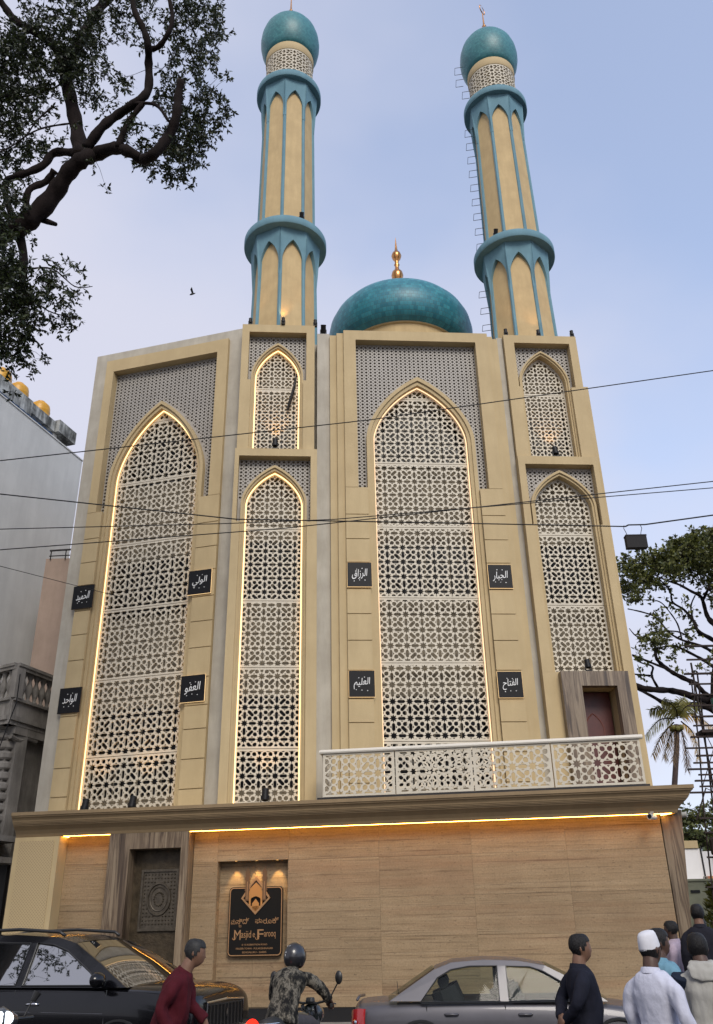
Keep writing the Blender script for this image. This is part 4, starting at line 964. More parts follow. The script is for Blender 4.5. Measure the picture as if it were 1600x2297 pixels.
def grow_tree(name, label, limbs, blobs, leafm, per_m2, nleaf, ln, wd, spread, droop, tw, seed, dz=.7, group=None, near=8):
    rg = random.Random(seed); base = Vector(limbs[0][0][:3])
    t = thing(name, label, 'tree', (base.x, base.y, 0), 0, group)
    nodes = []
    for i, L in enumerate(limbs):
        P, rr = spline(L)
        # knotty, slightly irregular section
        rr = [r*.9*(1+.10*math.sin(k*1.7+i)+rg.uniform(-.05,.05)) for k, r in enumerate(rr)]
        MB().tube(P, rr, 9).build('trunk' if i == 0 else 'limb', M_['bark'], t, I4, smooth=True)
        nodes += P
    att = []
    for x, y, z, rx, rz, den in blobs:
        n = max(2, int(math.pi*rx*rz*per_m2*den))
        for k in range(n):
            while True:
                a = Vector((rg.uniform(-1,1), rg.uniform(-1,1), rg.uniform(-1,1)))
                if a.length < 1: break
            att.append(Vector((x+a.x*rx, y+a.y*dz, z+a.z*rz)))
    kd = kdtree.KDTree(len(nodes)); [kd.insert(p, i) for i, p in enumerate(nodes)]; kd.balance()
    att.sort(key=lambda p: kd.find(p)[2])
    tb = MB(); lv = []; lf = []; new = []
    def nearest(p):
        co, i, d = kd.find(p); best = co; bd_ = d
        for q in new[-400:]:
            dd = (q-p).length
            if dd < bd_: bd_ = dd; best = q
        return best, bd_
    for k, p in enumerate(att):
        q, d = nearest(p)
        if d > .05:
            m = q.lerp(p, .5)+Vector((rg.uniform(-1,1), rg.uniform(-1,1), rg.uniform(-.3,1)))*d*.14
            r0 = tw*min(2.2, .55+d*.9/near*8*.35)
            tb.tube([q, q.lerp(m,.55), m, p], [r0, r0*.85, r0*.65, r0*.3], 4, cap=False)
            new += [m, q.lerp(m,.6), m.lerp(p,.6)]
        new.append(p)
        if len(new) > 400:
            nodes += new; new = []
            kd = kdtree.KDTree(len(nodes)); [kd.insert(v_, i) for i, v_ in enumerate(nodes)]; kd.balance()
        leaves(lv, lf, p, rg, nleaf, ln, wd, spread, droop, tb, tw)
    tb.build('twigs', M_['bark'], t, I4)['kind'] = 'stuff'
    MB().add(lv, lf).build('crown', leafm, t, I4)['kind'] = 'stuff'
    return t
TREE1_LIMBS = [[(-9.6, 12.2, 0, 0.62), (-9.4, 12.3, 2.2, 0.5), (-9.2, 12.6, 4.6, 0.44), (-8.3, 13.0, 11.03, 0.4), (-8.0, 13.0, 12.63, 0.228), (-7.36, 12.92, 13.89, 0.227), (-6.59, 12.78, 14.28, 0.219), (-6.3, 12.74, 14.48, 0.212), (-5.93, 12.66, 14.98, 0.198), (-5.59, 12.43, 15.38, 0.187), (-5.3, 12.32, 15.6, 0.177), (-5.11, 12.43, 15.85, 0.16), (-4.65, 12.2, 15.75, 0.133), (-4.26, 12.1, 15.49, 0.119), (-4.08, 12.19, 15.41, 0.116), (-3.8, 11.97, 15.29, 0.114), (-3.53, 11.96, 15.8, 0.109), (-3.37, 11.78, 16.16, 0.103), (-3.36, 11.73, 16.63, 0.095), (-3.3, 11.6, 16.93, 0.079)], [(-5.49, 12.6, 15.96, 0.178), (-5.7, 12.81, 16.87, 0.164), (-5.98, 12.86, 17.9, 0.158), (-6.34, 13.03, 19.17, 0.154), (-6.33, 13.14, 19.69, 0.145), (-6.13, 13.12, 20.49, 0.133), (-6.06, 13.41, 21.72, 0.127), (-5.86, 13.5, 22.57, 0.118), (-5.83, 13.6, 23.49, 0.1)], [(-6.25, 12.9, 18.88, 0.123), (-6.57, 12.85, 19.73, 0.111), (-6.99, 12.61, 19.95, 0.096), (-7.43, 12.53, 20.24, 0.089), (-7.75, 12.43, 20.65, 0.083), (-7.9, 12.2, 20.81, 0.071)], [(-5.25, 12.3, 15.89, 0.112), (-4.95, 12.15, 16.29, 0.105), (-4.66, 12.13, 16.62, 0.097), (-4.24, 11.92, 16.72, 0.093), (-4.04, 11.92, 17.08, 0.093), (-4.05, 11.78, 17.67, 0.088), (-4.01, 11.47, 17.83, 0.08), (-4.11, 11.36, 18.16, 0.074), (-4.28, 11.25, 18.51, 0.068), (-4.38, 11.2, 18.99, 0.062)], [(-4.04, 11.6, 17.86, 0.065), (-3.8, 11.53, 17.85, 0.061), (-3.58, 11.35, 18.04, 0.054), (-3.53, 11.3, 18.46, 0.052), (-3.63, 11.2, 18.96, 0.046)], [(-4.55, 12.1, 15.64, 0.075), (-4.4, 12.02, 16.21, 0.07), (-4.1, 11.9, 16.65, 0.057)], [(-4.26, 11.9, 16.65, 0.038), (-3.82, 11.84, 16.52, 0.038), (-3.49, 11.7, 15.88, 0.031)], [(-5.58, 12.6, 16.1, 0.098), (-6.11, 12.77, 16.31, 0.092), (-6.28, 12.74, 15.92, 0.088), (-6.66, 12.67, 15.58, 0.081), (-7.04, 12.89, 15.65, 0.075), (-7.0, 12.96, 15.24, 0.071), (-6.71, 12.9, 14.56, 0.07)], [(-6.0, 12.7, 15.73, 0.081), (-6.19, 12.82, 15.55, 0.078), (-6.48, 12.76, 15.24, 0.074), (-6.5, 12.9, 14.73, 0.07)], [(-6.35, 12.95, 14.71, 0.08), (-5.82, 12.8, 14.36, 0.05)], [(-6.67, 13.0, 14.45, 0.111), (-6.42, 12.95, 13.73, 0.094), (-6.28, 12.85, 12.84, 0.07), (-6.18, 12.6, 12.06, 0.044)], [(-5.86, 12.7, 17.09, 0.023), (-6.16, 12.58, 16.88, 0.022), (-6.33, 12.42, 16.6, 0.02), (-6.53, 12.35, 16.34, 0.018), (-6.84, 12.36, 16.01, 0.016), (-6.98, 12.2, 15.69, 0.013)], [(-6.35, 12.8, 17.74, 0.024), (-6.54, 12.63, 17.1, 0.02), (-6.56, 12.4, 16.4, 0.016)], [(-7.25, 12.3, 17.48, 0.027), (-6.82, 12.43, 17.6, 0.023), (-6.39, 12.72, 18.2, 0.021), (-6.19, 12.8, 18.59, 0.021)], [(-6.85, 12.6, 20.82, 0.022), (-6.47, 12.85, 20.9, 0.02), (-6.09, 12.82, 20.9, 0.017), (-5.9, 13.0, 21.4, 0.015)], [(-6.19, 12.8, 13.23, 0.024), (-5.62, 12.55, 12.99, 0.018), (-5.11, 12.46, 12.48, 0.012), (-4.76, 12.4, 12.42, 0.007)], [(-6.15, 12.7, 12.6, 0.021), (-5.52, 12.42, 11.9, 0.014), (-4.93, 12.3, 11.61, 0.007)]]
TREE1_BLOBS = [(-3.42, 12.77, 20.24, 0.76, 0.87, 1.2), (-2.93, 12.21, 16.9, 0.5, 0.63, 1.2), (-3.36, 12.86, 16.77, 0.52, 0.59, 1.6), (-3.82, 12.8, 16.25, 0.65, 0.45, 1.6), (-4.33, 12.28, 16.11, 0.45, 0.41, 0.8), (-3.53, 12.36, 17.92, 0.66, 0.76, 1.0), (-4.42, 12.42, 19.77, 0.54, 0.68, 0.45), (-5.15, 12.54, 18.07, 0.52, 0.6, 0.7), (-5.54, 12.5, 20.38, 0.6, 0.58, 0.8), (-6.47, 12.46, 19.59, 1.18, 1.02, 1.5), (-6.96, 12.52, 18.09, 0.76, 0.88, 1.5), (-6.75, 12.84, 16.58, 0.65, 0.64, 1.1), (-7.03, 12.41, 16.99, 0.46, 0.64, 1.2), (-5.87, 12.33, 16.48, 0.45, 0.52, 0.35), (-4.93, 12.62, 15.45, 0.13, 0.25, 0.5), (-6.09, 12.14, 11.75, 0.4, 1.0, 2.6), (-5.66, 12.2, 12.2, 0.48, 0.74, 1.1), (-5.42, 12.88, 13.1, 0.38, 0.44, 0.5), (-5.17, 12.42, 11.86, 0.4, 0.37, 0.5), (-5.9, 12.45, 11.3, 0.36, 0.5, 1.4), (-6.27, 11.91, 12.89, 0.28, 0.65, 2.2), (-6.46, 12.32, 14.16, 0.38, 0.49, 1.5), (-6.83, 12.48, 15.05, 0.35, 0.61, 1.2), (-2.75, 11.92, 17.72, 0.27, 0.63, 0.6), (-5.75, 12.52, 19.2, 0.49, 0.56, 1.0), (-4.63, 12.53, 17.69, 0.28, 0.43, 0.5), (-2.78, 11.96, 19.05, 0.24, 0.55, 0.8), (-3.32, 12.53, 15.74, 0.4, 0.29, 1.4), (-6.16, 12.37, 10.67, 0.19, 0.27, 1.4), (-5.93, 12.58, 18.49, 0.48, 0.67, 1.3), (-7.22, 12.25, 18.59, 0.57, 0.77, 1.2), (-5.01, 12.61, 12.11, 0.29, 0.28, 0.35), (-4.85, 12.64, 20.73, 0.61, 0.59, 0.7), (-7.76, 11.92, 16.55, 0.8, 3.07, 1.3), (-6.77, 11.96, 11.52, 0.7, 1.97, 1.3), (-9.03, 12.58, 22.58, 1.69, 0.73, 1), (-5.64, 12.86, 22.76, 2.69, 0.74, 0.8)]
TREE2_LIMBS = [[(18.9, 44.4, 11.56, 0.25), (18.32, 44.9, 12.31, 0.185), (18.27, 45.22, 12.63, 0.152), (17.72, 44.57, 12.8, 0.139), (17.51, 44.67, 13.19, 0.14), (17.04, 44.55, 13.38, 0.139), (16.5, 44.69, 13.76, 0.129), (16.29, 45.23, 14.25, 0.119), (15.72, 44.52, 14.4, 0.106), (15.7, 44.71, 14.77, 0.095), (16.09, 45.65, 15.55, 0.085), (15.37, 43.86, 15.29, 0.07)], [(19.64, 45.17, 11.49, 0.416), (18.58, 45.56, 12.38, 0.282), (17.36, 44.54, 12.41, 0.219), (16.62, 44.33, 12.62, 0.184), (16.46, 45.73, 13.13, 0.178), (15.13, 44.37, 12.85, 0.173), (14.42, 44.25, 12.97, 0.161), (13.98, 44.84, 13.52, 0.129)], [(19.5, 45.48, 11.33, 0.302), (17.74, 44.04, 11.73, 0.181), (17.31, 44.57, 12.07, 0.161), (16.44, 44.6, 12.07, 0.161), (16.17, 45.8, 12.44, 0.13), (15.23, 44.85, 12.6, 0.093), (14.81, 45.85, 13.29, 0.071)], [(19.65, 44.21, 15.51, 0.212), (19.04, 44.61, 16.45, 0.168), (19.12, 45.36, 17.17, 0.135), (19.3, 45.92, 18.12, 0.112), (18.77, 44.88, 18.11, 0.098), (18.13, 44.34, 18.18, 0.085), (17.43, 44.09, 18.49, 0.073), (17.15, 45.07, 19.14, 0.05), (16.28, 44.26, 19.15, 0.037)], [(20.37, 45.74, 14.98, 0.193), (19.37, 45.81, 15.88, 0.134), (18.02, 44.24, 15.9, 0.107), (17.98, 44.47, 16.52, 0.096), (18.08, 45.74, 17.63, 0.074), (17.37, 45.34, 17.95, 0.062), (17.52, 45.74, 18.65, 0.05), (16.98, 44.63, 18.55, 0.049), (16.43, 44.11, 18.83, 0.036)], [(19.51, 44.5, 14.27, 0.164), (19.18, 45.71, 15.17, 0.109), (18.12, 44.45, 15.15, 0.083), (17.23, 44.63, 15.55, 0.071), (16.68, 44.8, 16.04, 0.06), (16.13, 44.81, 16.88, 0.048), (15.5, 44.78, 17.19, 0.048), (15.07, 46.01, 17.85, 0.037)], [(19.37, 44.17, 13.11, 0.15), (18.24, 43.81, 13.85, 0.104), (18.41, 46.06, 15.05, 0.085), (17.32, 45.91, 15.6, 0.073), (16.88, 46.17, 15.69, 0.061), (15.78, 44.84, 15.18, 0.036)], [(18.32, 46.08, 16.09, 0.061), (17.61, 46.03, 16.47, 0.049), (15.95, 44.33, 15.95, 0.047), (15.75, 45.59, 16.21, 0.049), (15.5, 45.81, 16.11, 0.049), (15.02, 45.39, 16.11, 0.036), (14.65, 45.05, 16.39, 0.024)], [(16.03, 44.49, 13.98, 0.07), (15.56, 44.62, 14.26, 0.07), (14.81, 44.35, 14.49, 0.07), (14.25, 43.96, 14.57, 0.058)], [(15.76, 45.21, 13.01, 0.082), (15.28, 44.49, 13.4, 0.07), (15.67, 45.74, 14.05, 0.072), (15.15, 43.91, 13.94, 0.058), (15.32, 45.97, 14.73, 0.048), (14.83, 45.46, 14.82, 0.048)], [(15.82, 46.02, 14.02, 0.06), (15.21, 45.95, 14.06, 0.06), (14.74, 45.96, 14.13, 0.048)], [(19.02, 45.18, 18.01, 0.086), (18.86, 43.83, 18.15, 0.084), (19.92, 45.59, 19.07, 0.075), (20.4, 44.21, 19.04, 0.073)], [(17.96, 44.52, 16.59, 0.06), (18.35, 45.39, 17.71, 0.049), (18.58, 45.06, 18.24, 0.037)], [(17.27, 44.79, 15.6, 0.048), (17.68, 46.05, 16.92, 0.049), (17.03, 45.27, 17.44, 0.037), (16.39, 44.62, 17.73, 0.036), (15.61, 44.41, 17.79, 0.024), (15.1, 45.87, 18.16, 0.025)], [(18.29, 44.95, 12.05, 0.254), (19.13, 45.68, 14.25, 0.216), (19.24, 44.64, 15.91, 0.167), (20.01, 44.27, 18.81, 0.097)], [(22.5, 45, 0, 0.8), (22.2, 45, 4, 0.7), (21.6, 45, 8, 0.62), (19.64, 45.17, 11.49, 0.416)]]
TREE2_BLOBS = [(19.67, 45.07, 21.25, 1.39, 0.89, 1.3), (18.28, 45.63, 20.95, 1.27, 0.78, 1.5), (18.68, 44.34, 20.06, 1.48, 0.87, 1.2), (16.89, 45.58, 20.35, 1.01, 0.67, 1.5), (15.6, 45.84, 20.57, 0.61, 0.56, 1.0), (15.51, 45.61, 19.58, 0.75, 0.55, 1.8), (15.67, 45.65, 18.97, 0.55, 0.39, 1.6), (16.94, 44.02, 19.17, 0.97, 0.59, 0.8), (19.64, 45.26, 19.48, 1.0, 0.69, 0.7), (21.03, 45.73, 21.15, 1.28, 1.12, 1.2), (15.35, 44.1, 15.32, 0.33, 0.31, 1.5), (16.21, 44.54, 15.44, 0.38, 0.31, 1.4), (15.47, 44.54, 15.95, 0.38, 0.47, 0.5), (14.88, 45.05, 18.18, 0.44, 0.43, 0.5), (18.1, 44.85, 17.39, 0.44, 0.27, 0.5), (21.4, 44.95, 20.12, 1.5, 1.37, 1.1), (17.0, 45.55, 16.76, 1.96, 2.15, 0.1), (14.92, 44.0, 14.33, 0.93, 1.28, 0.08), (17.23, 44.11, 14.08, 1.16, 1.02, 0.08), (20.2, 44.25, 18.02, 0.97, 1.06, 0.7)]
PALM_FRONDS = [[(14.53, 40.0, 10.38), (14.38, 39.62, 10.78), (13.81, 39.25, 11.07)], [(14.43, 40.0, 10.38), (13.56, 39.57, 10.24), (12.71, 39.14, 9.51)], [(14.34, 40.0, 10.22), (13.85, 40.47, 9.72), (13.48, 40.95, 9.01)], [(14.36, 40.0, 10.12), (14.08, 40.35, 9.49), (13.87, 40.71, 8.82)], [(14.43, 40.0, 10.05), (14.09, 39.59, 9.14), (13.69, 39.17, 8.39)], [(14.61, 40.0, 10.11), (14.65, 40.0, 9.01), (14.56, 40.0, 8.19)], [(14.67, 40.0, 10.25), (15.05, 39.82, 9.66), (15.0, 39.63, 8.54)], [(14.66, 40.0, 10.42), (15.21, 39.81, 10.53), (15.93, 39.63, 9.86)], [(14.59, 40.0, 10.48), (14.99, 39.85, 10.89), (15.46, 39.7, 10.94)], [(14.47, 40.0, 10.48), (14.05, 40.15, 10.87), (13.52, 40.29, 10.88)], [(14.55, 40.0, 10.48), (14.73, 40.09, 11.05), (15.07, 40.17, 11.32)]]
grow_tree('rain_tree', 'large dark rain tree with crooked limbs reaching in from the upper left', TREE1_LIMBS, TREE1_BLOBS+[(-14,9.2,9.4,2.6,1.5,.14),(-16,10.5,8.4,2.2,1.3,.14),(-12.8,8.0,11.5,2.4,1.6,.12)], M_['leaf1'], 44, 21, .10, .023, .085, .45, .009, 5, dz=.7)  # last three blobs: unseen crown added to be mirrored in the SUV windows
grow_tree('rain_tree', 'spreading umbrella-crowned tree behind the right corner of the mosque', TREE2_LIMBS, TREE2_BLOBS, M_['leaf2'], 20, 18, .25, .075, .24, .1, .026, 9, dz=2.0, near=20)
# tree far down the side street
rg = random.Random(4)
fl_ = [[(22.5,60,0,.35),(22.3,60,2.5,.3),(22.0,60,5.0,.22)]]+[[(22.1,60,4.6,.16),(22.1+math.cos(a)*1.3,60+math.sin(a)*1.3,6.3,.09),(22.1+math.cos(a)*2.6,60+math.sin(a)*2.4,7.4,.04)] for a in (0,.9,1.9,2.8,3.4,4.3,5.4)]
grow_tree('street_tree', 'flat-topped green tree far down the side street, above the white building', fl_, [(20.9,60,8.2,1.5,.6,1.2),(22.4,60,8.4,1.6,.6,1.2),(24,60,8.1,1.3,.6,1),(20.6,60,6.5,.8,.7,1.0),(23.5,60,6.4,1,.5,.7)], M_['leaf2'], 16, 12, .3, .09, .3, .1, .03, 12, dz=1.2, near=20)
st_ = [[(20.8,56,0,.2),(20.7,56,3,.16),(20.6,56,5.6,.07)]]
grow_tree('shade_tree', 'dense olive-green tree just above the white building roof', st_, [(19.6,56,6.6,1.2,.55,2.2),(20.8,56,6.5,1.2,.6,2.2),(22,56,6.4,1.2,.7,2.0)], M_['leaf3'], 16, 14, .3, .09, .3, .1, .03, 13, dz=1.0, near=20)
# coconut palm
pm = thing('coconut_palm', 'coconut palm with yellowing fronds behind the right end of the cornice', 'palm', (12.4, 40, 0))
MB().tube([(12.4,40,0),(13.2,40,4),(13.86,40,7.4),(14.25,40,9.0),(14.45,40,10.1)], [.19,.15,.13,.12,.13], 10).build('trunk', mat('palm_trunk', (.06,.04,.035), .9, noise_amt=.4, nscale=5), pm, I4, smooth=True)
fm = [leafmat('frond_green', (.10,.105,.02), (.22,.19,.04)), leafmat('frond_yellow', (.30,.19,.025), (.46,.28,.045)), leafmat('frond_brown', (.10,.06,.03), (.20,.12,.05))]
for i, (a, b, c) in enumerate(PALM_FRONDS):
    P, rr = spline([(*a,.035),(*b,.025),(*c,.008)], 14); b_ = MB(); b_.tube(P, rr, 5)
    fr = b_.build('frond_stem', M_['bark'], pm, I4)
    v = []; f = []
    for k in range(3, len(P)):
        tt = (P[min(k+1, len(P)-1)]-P[k-1]).normalized()
        s = tt.cross(Vector((0,1,.2))).normalized()
        for sg in (-1, 1):
            for jj in range(2):
                o_ = P[k]+tt*(jj*.07+rg.uniform(-.03,.03)); dr = (s*sg*.75+tt*.45+Vector((rg.uniform(-.15,.15),sg*.5+rg.uniform(-.4,.4),-.55))).normalized(); Ln = .50*(1-abs(k/len(P)-.5)*.9)*rg.uniform(.8,1.15)
                wv = tt*.017; n_ = len(v)
                v += [o_-wv, o_+wv, o_+dr*Ln*.6+wv+Vector((0,0,-.03)), o_+dr*Ln+Vector((0,0,-.10)), o_+dr*Ln*.6-wv+Vector((0,0,-.03))]; f.append((n_,n_+1,n_+2,n_+3,n_+4))
    MB().add(v, f).build('frond', fm[(2 if i in (4,5) else 1 if i in (2,3,6) else 0)] if i != 7 else fm[1], pm, I4)
cn = MB()
for k in range(9): cn.lathe([(.01,-.12),(.09,-.08),(.12,0),(.09,.09),(.01,.13)], 8)
for k in range(7):
    a = k*.9; MB().lathe([(.01,-.13),(.09,-.08),(.12,0),(.09,.09),(.01,.13)], 8).build('coconut', fm[0], pm, T(14.43+.2*math.cos(a), 40+.22*math.sin(a), 9.95-.06*(k % 2)))
# small conifer in front of the cabinet
cf = thing('conifer', 'small yellowish green conifer standing before the metal cabinet', 'conifer', (9.05, 24.6, 0))
MB().tube([(9.05,24.6,0),(9.05,24.6,1.6),(9.02,24.6,2.7)], [.04,.03,.008], 6).build('trunk', M_['bark'], cf, I4)
v = []; f = []
for k in range(44):
    z = .5+k*.05; r = .62*(1-(z-.5)/2.25)+.05
    for j in range(9):
        a = rg.uniform(0,6.28); d = Vector((math.cos(a), math.sin(a), .55)).normalized(); o_ = Vector((9.04,24.6,z))
        for q in range(4):
            pnt = o_+d*r*(.3+.24*q); s = d.cross(Vector((rg.uniform(-1,1),rg.uniform(-1,1),1))).normalized(); n_ = len(v)
            v += [pnt-s*.035, pnt+s*.035, pnt+d*.13+Vector((0,0,.02))+s*.09*rg.uniform(-1,1)]; f.append((n_,n_+1,n_+2))
MB().add(v, f).build('crown', leafmat('leaf_conifer', (.05,.065,.015), (.17,.165,.035)), cf, I4)['kind'] = 'stuff'
# across the street, behind the viewer: unseen building and trees added for car reflections
sb_ = thing('unseen_building', 'unseen plain brown building added across the street for reflections', 'building', (0, -16, 0))
MB().box(-30, -4, -24, -14, 0, 6.5).box(-3.5, 30, -26, -15, 0, 4.5).build('wall', mat('unseen_building_wall', (.13,.12,.11), .8, noise_amt=.4, nscale=1), sb_, I4)
for k in range(8): MB().box(-28+k*3.2, -26.4+k*3.2, -13.99, -13.9, 3.6, 5.2).build('window', M_['glass_dark'], sb_, I4)
for i, (x, y, h) in enumerate(((-8,-7,13),(5,-8.5,8),(14,-8,9),(-17,-8,9))):
    lm = [[(x,y,0,.3),(x+.2,y,2.5,.26),(x,y,h*.6,.2)]]+[[(x,y,h*.55,.13),(x+math.cos(a)*2,y+math.sin(a)*2,h*.75,.08),(x+math.cos(a)*3.6,y+math.sin(a)*3.4,h*.85,.03)] for a in (0,1.2,2.4,3.6,4.9)]
    grow_tree('unseen_tree', ('left','middle','right','far left')[i]+' of the unseen leafy trees added across the street for reflections', lm, [(x,y,h*.8,3.8,1.6,.5),(x+2,y,h*.72,2.2,1.2,.5),(x-2,y,h*.75,2.2,1.2,.5)], M_['leaf1'], 9, 12, .34, .10, .4, .2, .02, 20+i, dz=3.4, group='trees across the street')
# ================================================================== VEHICLES
def paint(name, col, metal=.5, rough=.3, coat=1.0, spec=.3):
    m = mat(name, col, rough, metal, spec, coat=coat, noise_amt=.12, nscale=2.5); return m
M_['suv_paint'] = paint('black_car_paint', (.003,.003,.004), .0, .18, .35)
M_['sed_paint'] = paint('grey_car_paint', (.085,.082,.092), .35, .4, .35)
M_['tyre'] = mat('tyre_rubber', (.02,.02,.02), .85, bump=.3, bscale=60)
M_['rim'] = mat('alloy', (.35,.35,.36), .3, .9)
M_['chrome'] = mat('chrome', (.6,.6,.62), .12, 1.0)
M_['trim'] = mat('black_trim', (.015,.015,.015), .4)
M_['int'] = mat('car_interior', (.02,.02,.021), .8)
M_['glass_clear'] = glass('clear_car_glass', (.01,.012,.011), .93)
M_['glass_tint'] = glass('tinted_car_glass', (.006,.007,.008), rough=.015)
M_['glass_tint'].node_tree.nodes['Principled BSDF'].inputs['Specular IOR Level'].default_value = 1.0
M_['glass_tint'].node_tree.nodes['Principled BSDF'].inputs['IOR'].default_value = 2.6
M_['lamp_lens'] = mat('headlamp_lens', (.20,.23,.29), .15, .4, coat=1.0, noise_amt=.7, nscale=22)
M_['red_lens'] = mat('tail_lens', (.35,.008,.008), .2, coat=1.0)
M_['red_lit'] = emit('tail_light_on', (1,.02,.01), 1.6)
M_['head_lit'] = emit('headlight_on', (.80,.90,1.0), 1.6)
def loft_body(st):
    rings = []
    for (x, hs, hm, hb, zs, zm, zb, ht, zt, zc) in st:
        half = [(0,zs),(hs*.82,zs),(hs,zs+.05),((hs+hm)/2,(zs+zm)/2),(hm,zm),((hm+hb)/2+.01,(zm+zb)/2+.02),(hb,zb-.02),(hb-.035,zb+.012),(ht,zt-.004),(ht*.5,(zt+zc)/2)]
        r = half+[(0,zc)]+[(-y,z) for y, z in half[:0:-1]]
        rings.append([(x,y,z) for y, z in r])
    n = len(rings[0]); v = [p for r in rings for p in r]; f = []
    for i in range(len(rings)-1):
        for k in range(n): f.append((i*n+k, i*n+(k+1) % n, (i+1)*n+(k+1) % n, (i+1)*n+k))
    f.append(tuple(range(n))[::-1]); f.append(tuple((len(rings)-1)*n+k for k in range(n)))
    return mesh('body', v, f, smooth=True)
def car(t, W, st, gh, wins, paint_m, glass_m, side_glass, roof_i, hwb, zb, tum, wheels, doors, handles):
    def P(name, mb, m, parent=None, **k): return mb.build(name, m, parent or t, W, **k)
    me = subsurf(loft_body(st), 2); me.polygons.foreach_set('use_smooth', [True]*len(me.polygons))
    obj('body', me, paint_m, t, W)
    ins = lambda z: hwb-max(0, z-zb)*tum-max(0, z-zb)**2*.16
    # side frames with window openings
    for s in (-1, 1):
        fn = lambda x, d, z, s=s: (x, s*(ins(z)-d), z)
        pts, tri = fill2d(gh, wins)
        o = P('pillar_frame', vf(*extrude(pts, tri, 0, .045, fn)), paint_m)
        for q, wn in enumerate(wins):
            pts, tri = fill2d(wn, [])
            P('window', vf([fn(a_, .018, b_) for a_, b_ in pts], tri), side_glass)
            # rubber seal round the opening
            P('window_seal', MB().tube([fn(x, .0, z) for x, z in wn], .011, 5, closed=True), M_['trim'])
    # roof, windscreen and rear window share one lengthwise outline
    i0, i1 = roof_i
    def strip(idx, inset, bulge, crown, m, name):
        line = [gh[i] for i in idx]; rows = []
        sub = []
        for a, b in zip(line, line[1:]):
            for k in range(4): sub.append((a[0]+(b[0]-a[0])*k/4, a[1]+(b[1]-a[1])*k/4))
        sub.append(line[-1]); nv = 13; v = []; f = []
        for (x, z) in sub:
            w_ = ins(z)-inset
            for j in range(nv):
                tt = -1+2*j/(nv-1); c_ = 1-tt*tt
                v.append((x+bulge*c_, tt*w_, z+crown*c_))
        for i in range(len(sub)-1):
            for j in range(nv-1): f.append((i*nv+j, i*nv+j+1, (i+1)*nv+j+1, (i+1)*nv+j))
        P(name, vf(v, f), m, smooth=True)
    strip(list(range(0, i0+1)), .03, .06, .03, glass_m, 'windscreen')
    strip(list(range(i0, i1+1)), -.002, 0, .035, paint_m, 'roof')
    strip(list(range(i1, len(gh))), .03, -.05, .03, glass_m, 'rear_window')
    # cabin
    x0 = gh[0][0]; x1 = gh[-1][0]
    P('cabin_floor', MB().box(x1+.1, x0-.1, -hwb+.06, hwb-.06, zb-.02, zb+.02), M_['int'])
    for sx in ((x0+x1)/2+.30, (x0+x1)/2-.50):
        for sy in (-.36, .36):
            b = MB(); b.tube([(sx-.10,sy,zb-.05),(sx-.18,sy,zb+.16)], [.20,.19], 10); P('seat_back', b, M_['int'])
            b = MB(); b.tube([(sx-.19,sy-.10,zb+.24),(sx-.19,sy+.10,zb+.24)], [.08,.08], 8); P('headrest', b, M_['int'])
    b = MB(); b.tube([(x0-.42+.17*math.cos(a)*.3, .36+.18*math.sin(a), zb+.02+.17*math.cos(a)) for a in [k*.449 for k in range(14)]], .014, 5, closed=True); P('steering_wheel', b, M_['int'])
    for x in wheels:
        for s in (-1, 1):
            Wt = W @ T(x, s*(hwb-.09), .33) @ Matrix.Rotation(math.pi/2, 4, 'X')
            ty = MB().lathe([(.20,-.10),(.29,-.11),(.325,-.09),(.33,0),(.325,.09),(.29,.11),(.20,.10)], 32).build('tyre', M_['tyre'], t, Wt, smooth=True, auto=40)
            rm = MB().lathe([(.0,.0),(.06,.02),(.20,.02),(.215,.09),(.20,.095)], 24)
            for k in range(5):
                for sg in (-1, 1):
                    a = k*2*math.pi/5; c, s_ = math.cos(a), math.sin(a)
                    rm.add([(c*r-s_*w_, s_*r+c*w_, z*sg) for r, w_, z in ((.04,-.03,.06),(.20,-.02,.085),(.20,.02,.085),(.04,.03,.06))], [(0,1,2,3)])
            rm.build('rim', M_['rim'], ty, Wt)
            al = MB().tube([(x+.375*math.cos(a), s*(hwb+.02), .33+.375*math.sin(a)) for a in [math.pi*k/16 for k in range(17)]], .022, 6)
            P('arch_lip', al, M_['trim'])
            P('wheel_well', MB().lathe([(.0,.0),(.36,.0)], 24).add([], []), M_['int']) if False else None
    # door shut lines follow the side at fixed x
    def side_y(x, z):
        for a, b in zip(st, st[1:]):
            if a[0] <= x <= b[0]:
                t_ = (x-a[0])/(b[0]-a[0]); hs, hm, hb, zs, zm, z_b = [a[i]+(b[i]-a[i])*t_ for i in range(1, 7)]
                return hs+(hm-hs)*(z-zs)/(zm-zs) if z < zm else hm+(hb-hm)*(z-zm)/(z_b-zm)
        return .8
    for x in doors:
        for s in (-1, 1):
            P('door_seam', MB().tube([(x+.04*(zb-z), s*(side_y(x, z)-.006), z) for z in [.32+k*(zb-.34)/8 for k in range(9)]], .007, 5), M_['trim'])
    for x, z in handles:
        for s in (-1, 1):
            y = side_y(x, z)
            P('door_handle', MB().tube([(x-.09, s*(y-.01), z),(x-.07, s*(y+.028), z+.004),(x+.07, s*(y+.028), z+.004),(x+.09, s*(y-.01), z)], [.014,.017,.017,.014], 8), paint_m if paint_m is M_['sed_paint'] else M_['chrome'], smooth=True)
    return P, side_y
